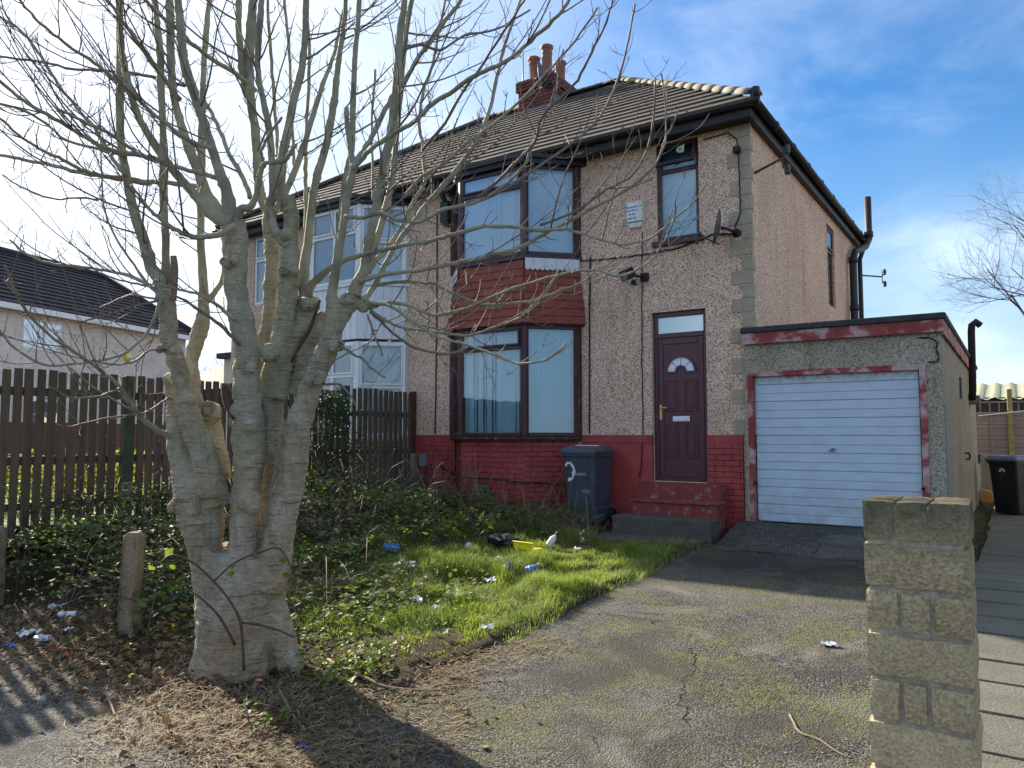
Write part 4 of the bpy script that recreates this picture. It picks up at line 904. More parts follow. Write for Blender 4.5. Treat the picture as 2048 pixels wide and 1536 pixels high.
# ------------------------------------------------------------------ stub posts on the front boundary
def stub(x,y,h,wd,label,lean,rot=.25,chip=True):
    mb=MB(); n=7; vs=[]; zb=gz(x,y)-.1
    for i in range(n+1):
        f=i/n; s=wd/2*(1-.03*f)
        ring_=[(-s,-s),(s,-s),(s,s),(-s,s)]
        if chip and .15<f<.62: ring_=[(-s,-s),(s*.62,-s),(s*.72,s*.9),(-s,s)]
        cc=.012
        pts=[]
        for k,(a,b) in enumerate(ring_):
            pts+= [(a-cc*np.sign(a)*(k%2==0),b-cc*np.sign(b)*(k%2==1)),(a-cc*np.sign(a)*(k%2==1),b-cc*np.sign(b)*(k%2==0))]
        for (a,b) in pts:
            q=Vector((a*20,b*20,f*6+x)); d=.006*mn.noise(q)
            vs.append(Vector((a+d,b+d,zb+(h+.1)*f)))
    for a,b in ((-.5,-.5),(.5,-.5),(.5,.5),(-.5,.5)): vs.append(Vector((a*wd*.55,b*wd*.55,zb+h+.1+.028)))
    m=8; fs=[(i*m+j,i*m+(j+1)%m,(i+1)*m+(j+1)%m,(i+1)*m+j) for i in range(n) for j in range(m)]
    T=n*m; k=(n+1)*m; fs+=[(k,k+1,k+2,k+3)]+[(T+2*j,T+2*j+1,k+j) for j in range(4)]+[(T+2*j+1,T+(2*j+2)%8,k+(j+1)%4,k+j) for j in range(4)]
    Rm=Matrix.Translation((x,y,zb))@Matrix.Rotation(lean[0],4,'X')@Matrix.Rotation(lean[1],4,'Y')@Matrix.Rotation(rot,4,'Z')@Matrix.Translation((0,0,-zb))
    mb.add([Rm@v for v in vs],fs); return tag(mb.build('stub_post',M['post_stone']),label,'post')
p=G(258,1262); stub(p.x,p.y,.74,.135,'chipped concrete stub post standing left of the tree trunk',(0,.045),.5)
p=G(-16,1215); stub(p.x,p.y,.70,.13,'concrete stub post cut by the left edge of the picture',(0,.02),.5,False)
# ------------------------------------------------------------------ wheelie bins
def wheelie(label,loc,rot,body,lid,group=None):
    b=thing('wheelie_bin',label,'bin',loc,group); Mx=Matrix.Translation(loc)@Matrix.Rotation(rot,4,'Z')
    def prof(wd,dp,z,y0,r=.05):
        pts=[]
        for cx,cy,a0 in ((wd/2-r,dp/2-r,0),(-wd/2+r,dp/2-r,90),(-wd/2+r,-dp/2+r,180),(wd/2-r,-dp/2+r,270)):
            for k in range(4):
                a=math.radians(a0+30*k); pts.append(Vector((cx+r*math.cos(a),cy+r*math.sin(a)+y0,z)))
        return pts
    def loft(sections,cap=True):
        mb=MB(); n=16; vs=[Mx@p for s in sections for p in s]
        fs=[(i*n+j,i*n+(j+1)%n,(i+1)*n+(j+1)%n,(i+1)*n+j) for i in range(len(sections)-1) for j in range(n)]
        fs+=[tuple(range(n-1,-1,-1)),tuple((len(sections)-1)*n+j for j in range(n))]
        mb.add(vs,fs,0,False); return mb
    loft([prof(.42,.48,.03,.03),prof(.43,.50,.08,.03),prof(.46,.56,.5,.02),prof(.49,.63,.93,.0),prof(.49,.64,.94,0),prof(.54,.70,.945,0),prof(.54,.70,.985,0)]).build('body',M[body],b)
    loft([prof(.57,.74,.986,-.015,.06),prof(.57,.74,1.02,-.015,.06),prof(.52,.66,1.045,-.01,.06),prof(.47,.58,1.075,.01,.06),prof(.40,.48,1.085,.02,.06)]).build('lid',M[lid],b)
    for s in (-1,1):
        wm=MB(); wm.lathe([(.0,-.03),(.06,-.03),(.095,-.025),(.1,0),(.095,.025),(.06,.03),(0,.03)],16,Mx@Matrix.Translation((s*.24,.29,.10))@Matrix.Rotation(math.pi/2,4,'Y')); wm.build('wheel',M['rubber'],b)
    hm=MB(); hm.tube([Mx@Vector((x,.37,.97)) for x in (-.2,-.1,0,.1,.2)],.017,8)
    for x in (-.2,.2): hm.tube([Mx@Vector((x,.37,.97)),Mx@Vector((x,.31,.95))],.015,8)
    hm.build('handle',M[body],b); return b,Mx
b1,Mx=wheelie('blue-black wheelie bin with white spray mark against the red wall',(-5.10,9.52,.36),.03,'bin_plastic','bin_lid')
tm=Mx@Matrix.Translation((.02,-.315,.68))@Matrix.Rotation(math.pi/2-.07,4,'X')
text('C.B.M.D.C.',.05,tm.to_translation(),tm.to_3x3().to_4x4(),M['print_white'],'lettering',b1,ext=.001)
# sprayed digit, a rough thick stroke flattened on the front
sm_=MB(); arcs=[(-.19,.82),(-.15,.845),(-.105,.84),(-.075,.81),(-.065,.76),(-.07,.70),(-.085,.65),(-.12,.62),(-.16,.615)]
for (p,q) in zip(arcs,arcs[1:]):
    for k in range(7):
        f=k/7; u_=p[0]+(q[0]-p[0])*f+random.uniform(-.012,.012); v_=p[1]+(q[1]-p[1])*f+random.uniform(-.012,.012); r=random.uniform(.006,.022)
        yy=-.252-.065*((v_-.03)/.9); n=8
        vs=[Mx@Vector((u_+r*math.cos(2*math.pi*j/n)*random.uniform(.7,1.2),yy-.006-.0004*k,v_+r*math.sin(2*math.pi*j/n)*random.uniform(.7,1.2))) for j in range(n)]
        sm_.add(vs,[tuple(range(n))])
sm_.build('spray_mark',M['spray_white'],b1)
pp=MB(); V,Fc=cbox_ab((-.16,-.10,1.086),(.16,.06,1.094),.002); Rp=Mx@Matrix.Rotation(.3,4,'Z'); pp.add([Rp@Vector(v) for v in V],Fc); tag(pp.build('paper_sheet',M['label_white']),'white sheet of paper lying on the blue-black bin lid','paper')
b2,Mx=wheelie('black wheelie bin standing at the end of the side path',(-.13,16.9,.13),-.45,'bin_black','bin_lid')
tm=Mx@Matrix.Translation((.0,-.325,.70))@Matrix.Rotation(math.pi/2-.07,4,'X'); text('9',.22,tm.to_translation(),tm.to_3x3().to_4x4(),M['print_white'],'painted_number',b2,ext=.001,bold=.006)
simple('tub_orange',(.62,.33,.10),.5,.1,6)
tb=thing('paint_tub','orange and cream plastic tub lying behind the garage','tub',(-.58,17.6,.33))
Mt=Matrix.Translation((-.66,17.9,.36))@Matrix.Rotation(math.radians(85),4,'X')@Matrix.Rotation(.35,4,'Y')
mb=MB(); mb.lathe([(.11,0),(.14,.26),(.135,.26),(.105,.01)],16,Mt); mb.build('body',M['plaque_cream'],tb)
mb=MB(); mb.lathe([(.145,.25),(.15,.27),(.14,.30),(.10,.30)],16,Mt); mb.build('rim',M['tub_orange'],tb)
# ------------------------------------------------------------------ rear boundary on the right
bw=MB(); bw.box(-.72,2.5,20.0,20.3,0,1.15); tag(bw.build('retaining_wall',M['concrete']),'low dark retaining wall under the lapped fence','wall')
lf_=thing('lapped_fence','faded lapped timber fence panels with trellis top behind the bins','fence',(0,20.05,1.15))
zz=1.16
while zz<2.02:
    mb=MB(); V,Fc=cbox_ab((-1.2,20.05,zz),(1.5,20.068,zz+.10),.004); Rr=Matrix.Translation((0,20.06,zz))@Matrix.Rotation(-.13,4,'X')@Matrix.Translation((0,-20.06,-zz)); mb.add([Rr@Vector(v) for v in V],Fc); mb.build('slat',M['lap_panel'],lf_); zz+=.085
for x in (-.48,.42): 
    mb=MB(); mb.box(x-.02,x+.02,20.015,20.04,1.16,2.06); mb.build('batten',M['lap_panel'],lf_)
for x in [-.68+.18*i for i in range(12)]:
    mb=MB(); mb.box(x-.012,x+.012,20.05,20.07,2.06,2.34); mb.build('trellis_bar',M['lap_panel'],lf_)
for z in (2.06,2.34): 
    mb=MB(); mb.box(-1.2,1.5,20.03,20.049,z-.015,z+.015); mb.build('trellis_rail',M['lap_panel'],lf_)
mb=MB(); V,Fc=cbox_ab((-.17,19.93,.9),(-.07,20.02,2.62),.01); mb.add(V,Fc); mb.build('post',M['timber_post'],lf_)
cl=MB(); cl.tube([(-.70,19.5,2.02),(-.1,19.9,2.10),(1.0,19.6,2.22)],.008,6); tag(cl.build('washing_line',M['label_white']),'white washing line stretched in front of the lapped fence','line')
sh=thing('garden_shed','low shed with mossy corrugated roof behind the lapped fence','shed',(.5,23,1))
mb=MB(); mb.box(-1.3,3.4,21.8,24.2,.9,2.52); mb.build('wall',M['room_dark'],sh)
mb=MB(); n=60; vs=[]
for j,(yy,zz) in enumerate(((21.6,2.48),(24.4,3.0))):
    for i in range(n+1): vs.append((-1.5+5*i/n,yy,zz+.035*math.sin(i*1.6)))
mb.add(vs,[(i,i+1,n+2+i,n+1+i) for i in range(n)],0,True); 
t=MT('corrugated',.85,.2); nn_=t.noise(2.5,5,.7); t.col(t.ramp(nn_,[(.35,(.28,.28,.25)),(.55,(.35,.36,.25)),(.7,(.26,.32,.08))])); M['corrugated']=t.m
mb.build('roof',M['corrugated'],sh)
def simple_house(label,O,u,n,ln,dp,eave,rise,wallm,roofm,wins=(),hip=2.5,base=0,courses=0,plinth=None,name='house'):
    """hipped house in a frame: O front-left base corner, u along front, n outward"""
    O=Vector(O);u=Vector(u).normalized();n=Vector(n).normalized();k=Vector((0,0,1)); h=thing(name,label,'house',O)
    P=lambda a,b,z:O+u*a-n*b+k*z
    mb=MB(); wall_grid(mb,O,u,n,0,ln,base,eave,[w[:4] for w in wins],.12)
    mb.quad(P(0,0,base),P(0,0,eave),P(0,dp,eave),P(0,dp,base)); mb.quad(P(ln,0,base),P(ln,dp,base),P(ln,dp,eave),P(ln,0,eave)); mb.quad(P(0,dp,base),P(0,dp,eave),P(ln,dp,eave),P(ln,dp,base)); mb.build('wall',M[wallm],h)
    o=.35; e=[P(-o,-o,eave),P(ln+o,-o,eave),P(ln+o,dp+o,eave),P(-o,dp+o,eave)]; r=[P(hip,dp/2,eave+rise),P(ln-hip,dp/2,eave+rise)]
    mb=MB(); mb.add(e+r,[(0,1,5,4),(1,2,5),(2,3,4,5),(3,0,4),(3,2,1,0)]); rf=mb.build('roof',M[roofm],h)
    if courses:
        sn_=((e[1]-e[0]).cross(r[0]-e[0])).normalized()
        for i in range(courses):
            f0=i/courses; f1=(i+1)/courses; a0=e[0].lerp(r[0],f0);a1=e[1].lerp(r[1],f0);b0=e[0].lerp(r[0],f1);b1=e[1].lerp(r[1],f1); mb=MB()
            q=[a0+sn_*.06,a1+sn_*.06,b1+sn_*.012,b0+sn_*.012]; mb.add([a0,a1]+q,[(2,3,4,5),(0,1,3,2)]); mb.build('tile_course',M[roofm],rf)
        halfp=[(e[1],r[1]),(r[0],r[1]),(e[0],r[0])]
        for p_,q_ in halfp:
            mb=MB(); mb.tube([p_+k*.06,q_+k*.06],.13,8); mb.build('ridge_cap',M[roofm],rf)
    mb=MB(); mb.fbox(O,u,n,-o,ln+o,.22,.36,eave-.16,eave+.04); mb.build('gutter_board',M['upvc_white'],h)
    for w_ in wins:
        a,b,c,d=w_[:4]; wo=O-n*.06
        lights=[(.06,(b-a)*.55-.03,c+.06,d-.06,False),((b-a)*.55+.03,b-a-.06,c+.06,c+(d-c)*.66,False),((b-a)*.55+.03,b-a-.06,c+(d-c)*.66+.06,d-.06,True)]
        wn=window(h,wo+u*a,u,n,b-a,c,d,lights,'upvc_white',blind='blind_white',bdist=.15,slat=.3,gl='glass_far')
        mull(wn,wo+u*a,u,n,(b-a)*.55-.03,(b-a)*.55+.03,c+.06,d-.06,'upvc_white'); mull(wn,wo+u*a,u,n,(b-a)*.55+.03,b-a-.06,c+(d-c)*.66,c+(d-c)*.66+.06,'upvc_white')
    if plinth: 
        mb=MB(); mb.fbox(O,u,n,-.02,ln+.02,-.02,.03,base,plinth[0]); mb.build('plinth',M[plinth[1]],h)
    return h
# house beyond the neighbour's garden on the left: placed from eave sight-lines
E0=at(-60,596,21.8); E1=at(372,674,30.5); uu=Vector((E1.x-E0.x,E1.y-E0.y,0)); Lh=uu.length; uu.normalize(); nn2=Vector((uu.y,-uu.x,0))
EV=(E0.z+E1.z)/2
def on_wall(px,py):
    d=ray(px,py); t_=(Vector((E0.x,E0.y,0))-Vector((CAM.x,CAM.y,0))).dot(nn2)/d.dot(nn2); p=CAM+d*t_; return (p-Vector((E0.x,E0.y,0))).dot(uu),p.z
def quadwin(x0,x1,y0,y1):
    a=on_wall(x0,(y0+y1)/2)[0]; b=on_wall(x1,(y0+y1)/2)[0]; xm=(x0+x1)/2; return (a,b,on_wall(xm,y1)[1],on_wall(xm,y0)[1])
wA=quadwin(46,127,640,700); wB=quadwin(46,120,780,850); wB=(wB[0],wB[1],wB[2],wB[3])
sh6=lambda q:(q[0]+6,q[1]+6,q[2],q[3])
fh=simple_house('dark-roofed roughcast house beyond the fence on the left',(E0.x-uu.x*6,E0.y-uu.y*6,0),uu,nn2,Lh+6,7.0,EV,2.5,'render_far','roof_dark',[sh6(wA),sh6(wB)],hip=.8,base=0,courses=14,plinth=(2.0,'roof_red'))
a_,z_=on_wall(255,713); P_=Vector((E0.x,E0.y,z_))+uu*a_
ab2=thing('alarm_box','round yellow alarm box on the dark-roofed house','alarm box',P_)
mb=MB(); mb.lathe([(.0,0),(.17,0),(.18,.05),(.14,.09),(0,.10)],16,Matrix.Translation(P_)@nn2.to_track_quat('Z','Y').to_matrix().to_4x4()); mb.build('case',M['yellow_box'],ab2)
mb=MB(); mb.lathe([(.0,.10),(.08,.10),(.08,.105),(0,.105)],12,Matrix.Translation(P_)@nn2.to_track_quat('Z','Y').to_matrix().to_4x4()); mb.build('badge',M['label_white'],ab2)
# cream outbuilding and dark shed between the two houses
ob=thing('outbuilding','small cream flat-roofed outbuilding beside the left-hand house','outbuilding',(-15.6,11.6,.6))
mb=MB(); mb.box(-16.0,-14.9,11.2,14,.4,3.45); mb.build('wall',M['cream_wall'],ob); mb=MB(); mb.box(-16.1,-14.8,11.05,14.1,3.45,3.58); mb.build('roof',M['felt'],ob)
ob=thing('garden_shed','dark garden shed glimpsed between the trunk and the left-hand house','shed',(-19,13.5,.6))
mb=MB(); mb.box(-20.2,-17.4,13,15,.4,2.9); mb.build('wall',M['roof_dark'],ob); mb=MB(); mb.add([(-20.4,12.8,2.9),(-17.2,12.8,2.9),(-17.2,15.2,2.9),(-20.4,15.2,2.9),(-20.4,14,3.7),(-17.2,14,3.7)],[(0,1,5,4),(2,3,4,5),(1,2,5),(3,0,4),(3,2,1,0)]); mb.build('roof',M['roof_dark'],ob)
# roofs beyond the right-hand fence
def bungalow(label,px,py_eave,py_ridge,wd_px,depth,mat):
    c=at(px,py_eave,depth); wdm=wd_px/1500*depth; r=(py_eave-py_ridge)/1500*depth
    O=Vector((c.x-wdm/2,c.y,0)); simple_house(label,O,(1,0,0),(0,-1,0),wdm,7,c.z,r*1.0,'cream_wall',mat,[],hip=min(3.0,wdm*.4))
bungalow('dark slate roof rising just behind the garage end',1910,806,758,130,42,'roof_dark')
bungalow('red tiled roof at the right edge beyond the fence',2090,808,772,150,48,'roof_red')

# next house along, to the right of the path and outside the frame; its sunlit gable throws light back onto the side wall
simple_house('neighbouring pebbledashed house right of the side path',(3.6,18.5,0),(0,-1,0),(-1,0,0),8.5,11,5.9,3.0,'render_grey','roof_tile',[(1.2,2.4,4.2,5.5),(5.6,6.4,4.2,5.5),(1.2,2.4,1.4,2.6)],hip=3.5)
# ------------------------------------------------------------------ the many-stemmed bare tree
t=MT('bark',.85,.2); n=t.noise(4.5,7,.7,t.mapv((1.3,1.3,.7)),.6); f=t.noise(30,5,.65,t.mapv((1,1,2.2))); ringn=t.noise(9,4,.6,t.mapv((.5,.5,5))); z=t.sep()[2]
c=t.ramp(n,[(.22,(.13,.095,.058)),(.42,(.29,.24,.16)),(.58,(.48,.43,.325)),(.8,(.28,.25,.155))])
br=t.noise(2.1,4,.6); c=t.mix(t.math('MULTIPLY',t.rng(br,.40,.58,0,.9),t.rng(z,1.9,.2,.15,1)),c,(.33,.225,.12))
gr=t.noise(1.7,4,.6,dist=.3); c=t.mix(t.math('MULTIPLY',t.rng(gr,.40,.60,0,.7),t.rng(z,.8,1.9,.1,1)),c,(.31,.32,.215))
c=t.mix(.20,c,t.ramp(f,[(.35,(.10,.09,.065)),(.65,(.55,.52,.43))])); c=t.mix(t.rng(ringn,.60,.68,0,.55),c,(.075,.055,.035))
vs_=t.noise(7,5,.65,t.mapv((1.6,1.6,.22)),.4); c=t.mix(t.rng(vs_,.60,.72,0,.6),c,(.10,.078,.05)); sp_=t.noise(42,3,.6,t.mapv((.5,.5,1.6))); c=t.mix(t.rng(sp_,.66,.72,0,.6),c,(.11,.085,.055)); c=t.mix(t.rng(t.noise(5.5,5,.7),.58,.72,0,.5),c,(.50,.49,.42))
hh=t.math('ADD',t.math('MULTIPLY',f,.35),t.math('ADD',t.math('MULTIPLY',ringn,.8),t.math('MULTIPLY',vs_,-1.0))); t.col(c).bump(hh,.030,1.0); M['bark']=t.m
t=MT('branch_bark',.8,.25); n=t.noise(6,5,.6); c=t.ramp(n,[(.3,(.18,.17,.12)),(.55,(.31,.30,.215)),(.75,(.39,.37,.285))]); t.col(c).bump(t.noise(45,3),.004); M['branch_bark']=t.m
t=MT('twig_bark',.7,.3); t.col(t.mix(t.island(),(.11,.09,.078),(.22,.185,.155))); M['twig_bark']=t.m
simple('far_bark',(.055,.042,.036),.85,.2,5)
simple('cut_wood',(.21,.155,.095),.85,.35,40,bump=.006)
simple('dark_rot',(.085,.050,.034),.95,.4,30,bump=.01)
tb_=G(480,1330); DB=(tb_-CAM).dot(FW)/1.0
tree=thing('bare_tree','many-stemmed bare pale-barked tree on the front boundary','tree',(tb_.x,tb_.y,tb_.z))
def crom(pts,sub):
    P=[np.array(p,float) for p in pts]; P=[2*P[0]-P[1]]+P+[2*P[-1]-P[-2]]; out_=[]
    for i in range(1,len(P)-2):
        p0,p1,p2,p3=P[i-1:i+3]
        for s in range(sub):
            t_=s/sub; out_.append(.5*((2*p1)+(-p0+p2)*t_+(2*p0-5*p1+4*p2-p3)*t_**2+(-p0+3*p1-3*p2+p3)*t_**3))
    out_.append(P[-2]); return out_
def trace(pts,d0,d1,sub=4):
    """pixel polyline with widths and a depth that runs d0..d1 -> world points and radii"""
    q=[]; k=len(pts); acc=[0]
    for a,b in zip(pts,pts[1:]): acc.append(acc[-1]+math.hypot(a[0]-b[0],a[1]-b[1]))
    for i,p in enumerate(pts):
        f=acc[i]/acc[-1]; dep=DB+d0+(d1-d0)*f; w_=p[2]; P=at(p[0],p[1],dep); q.append((P.x,P.y,P.z,w_/2/F_PX*dep))
    c=crom(q,sub); return [Vector(x[:3]) for x in c],[max(.0018,x[3]) for x in c]
trunk=MB()
TR=[ # trunk masses: pts (x,y,width), depth start, depth end
 ([(480,1420,250),(479,1372,212),(478,1330,188),(480,1290,172),(482,1240,170),(484,1190,170),(480,1140,164),(484,1100,140)],0,.0),
 ([(470,1360,120),(440,1250,90),(428,1180,78),(412,1110,66),(405,1050,84),(397,1000,94),(390,960,86)],-.02,-.05),
 ([(386,990,74),(367,930,52),(353,880,40),(348,840,30),(343,800,24),(340,764,18)],-.05,.02),
 ([(425,1010,72),(415,940,56),(404,895,48),(388,862,46),(374,817,40),(366,775,37),(360,745,36),(350,715,36),(340,686,33),(336,647,36),(334,608,37),(334,575,34)],-.06,-.15),
 ([(432,960,60),(428,900,50),(420,850,42),(412,812,40)],.10,.16),
 ([(395,830,34),(390,780,24),(382,725,26),(390,690,30),(402,655,30),(408,621,23),(408,590,22)],.05,.22),
 ([(486,1190,100),(486,1120,64),(490,1065,52),(494,1000,50),(498,934,58),(497,882,64),(497,840,62),(494,778,54),(495,739,53),(495,700,50),(490,675,47),(484,645,48),(476,608,43),(472,556,44),(472,504,48),(468,465,50),(466,440,44)],-.10,-.08),
 ([(462,1180,60),(468,1110,34),(473,1060,26),(474,1000,24),(478,950,22),(482,900,26)],-.04,-.04),
 ([(520,905,60),(524,850,54),(533,790,46),(545,745,46),(557,715,46),(562,686,43),(572,634,42),(577,582,40),(579,530,37),(581,478,32),(581,426,28),(577,396,26)],.10,.05),
 ([(515,800,36),(526,720,30),(531,673,29),(536,647,28),(538,608,25),(541,556,27),(544,517,27),(541,478,27),(538,439,23),(536,405,18)],.16,.26),
 ([(490,1200,110),(508,1100,76),(524,1000,56),(535,920,52),(540,860,50),(545,800,44),(556,745,40)],.20,.12),
 ([(530,1170,90),(554,1100,64),(563,1038,60),(573,986,62),(584,934,60),(590,882,56),(599,843,50),(612,804,46),(627,762,40),(641,734,42),(655,700,42),(666,660,40),(671,625,37),(668,600,30)],-.08,-.02),
 ([(556,800,36),(564,740,34),(578,700,32),(590,672,34),(606,647,38),(613,615,36),(613,596,34)],.06,.16),
 ([(590,790,34),(600,745,30),(607,710,28),(620,680,34),(640,655,30),(650,625,26)],.14,.2),
 ([(671,650,34),(688,625,28),(703,605,26),(712,578,27)],-.02,.03),
 ([(535,1215,76),(562,1280,60),(584,1335,48),(606,1400,34),(626,1470,16)],-.03,-.20),
 ([(445,1230,76),(424,1295,60),(406,1345,46),(384,1430,24)],-.03,-.14),
 ([(495,1230,90),(500,1300,74),(508,1370,56),(518,1460,26)],-.08,-.30),
]
for pts,d0,d1 in TR:
    P,R=trace(pts,d0,d1,3); trunk.tube(P,R,14)
# knots and burls fused into the trunk
KN=[(541,706,20,-.10),(484,820,24,-.12),(472,822,13,-.08),(466,845,13,-.06),(352,1012,15,-.14),(386,1085,10,-.13),(415,1110,13,-.16),(340,760,13,-.02),(318,700,9,-.18),(470,520,10,-.20),(505,735,12,-.22),(589,543,10,-.06),
    (322,592,13,-.18),(622,760,14,-.1),(345,700,9,-.2),(500,1005,26,-.14),(495,930,14,-.16),(728,610,15,.03),(500,850,18,-.18),(640,752,12,-.14),(570,470,14,.0),(666,690,13,-.14),(380,800,12,-.15)]
for x,y,r,d in KN:
    c_=at(x,y,DB+d); rr=r/F_PX*(DB+d); tr=[]; 
    prof=[(.05*rr,-rr)]+[(rr*math.cos(a),rr*math.sin(a)) for a in (-1.2,-.7,-.2,.3,.8,1.2)]+[(.05*rr,rr)]
    trunk.lathe(prof,10,Matrix.Translation(c_))
tro=trunk.build('trunk',M['bark'],tree)
rm=tro.modifiers.new('fuse','REMESH'); rm.mode='VOXEL'; rm.voxel_size=.0085; rm.use_smooth_shade=True
s_=tro.modifiers.new('smooth','SMOOTH'); s_.factor=.5; s_.iterations=1
tx=bpy.data.textures.new('bark_lumps','CLOUDS'); tx.noise_scale=.11; tx.noise_depth=3
dm=tro.modifiers.new('lumps','DISPLACE'); dm.texture=tx; dm.strength=.036; dm.mid_level=.5; dm.texture_coords='GLOBAL'
tx2=bpy.data.textures.new('bark_grain','CLOUDS'); tx2.noise_scale=.03; tx2.noise_depth=2
dm2=tro.modifiers.new('grain','DISPLACE'); dm2.texture=tx2; dm2.strength=.010; dm2.mid_level=.5; dm2.texture_coords='GLOBAL'
# cut faces of lopped limbs
def cutface(x,y,d,r,nrm,mat='cut_wood',ln=.03):
    c_=at(x,y,DB+d); rr=r/F_PX*(DB+d); a=Vector(nrm).normalized(); mb=MB()
    Mx=Matrix.Translation(c_)@a.to_track_quat('Z','Y').to_matrix().to_4x4()
    ln*=.5; n_=14
    mb.lathe([(rr*1.25,-.06),(rr*1.2,-.01),(rr*1.08,ln),(rr*.86,ln+.006),(rr*.78,ln-.002)],n_,Mx,0); mb.lathe([(rr*.80,ln-.004),(rr*.55,ln-.006),(rr*.5,ln-.001),(rr*.1,ln-.008)],n_,Mx,1); mb.v=[tuple(Vector(v)+Vector((1,1,1))*(.007*mn.noise(Vector(v)*45))) for v in mb.v]; mb.build('cut_limb',[M['bark'],M[mat]],tree)
tocam=-FW
cutface(415,822,.02,19,tocam+Vector((.1,0,.35)),'dark_rot'); cutface(541,703,-.13,13,tocam*.6+Vector((0,0,.9)))
cutface(567,541,-.02,9,tocam); cutface(450,524,-.19,9,tocam+Vector((-.3,0,.1))); cutface(333,690,-.22,7,tocam); cutface(637,757,-.16,11,tocam+Vector((.3,0,0)))
cutface(577,398,.06,12,Vector((0,0,1))); cutface(355,1020,-.17,8,tocam+Vector((-.5,0,-.2)))
cutface(620,600,.10,16,Vector((.2,-.2,1)),'dark_rot'); cutface(676,690,-.13,10,tocam+Vector((.2,0,0)),'dark_rot'); cutface(693,600,-.02,13,tocam+Vector((.5,0,.6)),'dark_rot')
# fissure in the cracked stem, rope-like healed girdles
fz_=MB()
def strand(pts,d0,d1,mat,name,sub=4):
    P,R=trace(pts,d0,d1,sub); mb=MB(); mb.tube(P,R,7); return mb.build(name,M[mat],tree)
strand([(583,725,6),(600,690,8),(616,665,8),(630,630,7),(640,600,5)],.0,.06,'dark_rot','bark_fissure')
strand([(341,600,24),(347,560,18),(349,535,15),(347,512,12)],-.16,-.16,'cut_wood','broken_stub')
strand([(474,835,22),(460,812,20),(452,790,18),(449,768,14)],-.15,-.13,'dark_rot','broken_stub')
strand([(346,998,5),(375,1003,7),(410,996,6),(452,990,5)],-.20,-.16,'cut_wood','healed_girdle')
strand([(393,990,6),(398,1012,7),(396,1028,6),(385,1030,5)],-.22,-.22,'cut_wood','healed_girdle')
strand([(564,1003,6),(580,1005,8),(600,1002,6)],-.24,-.22,'cut_wood','healed_girdle')
strand([(528,1055,6),(540,990,5),(553,930,6),(562,880,6),(570,840,7)],-.18,-.16,'cut_wood','bark_ridge')
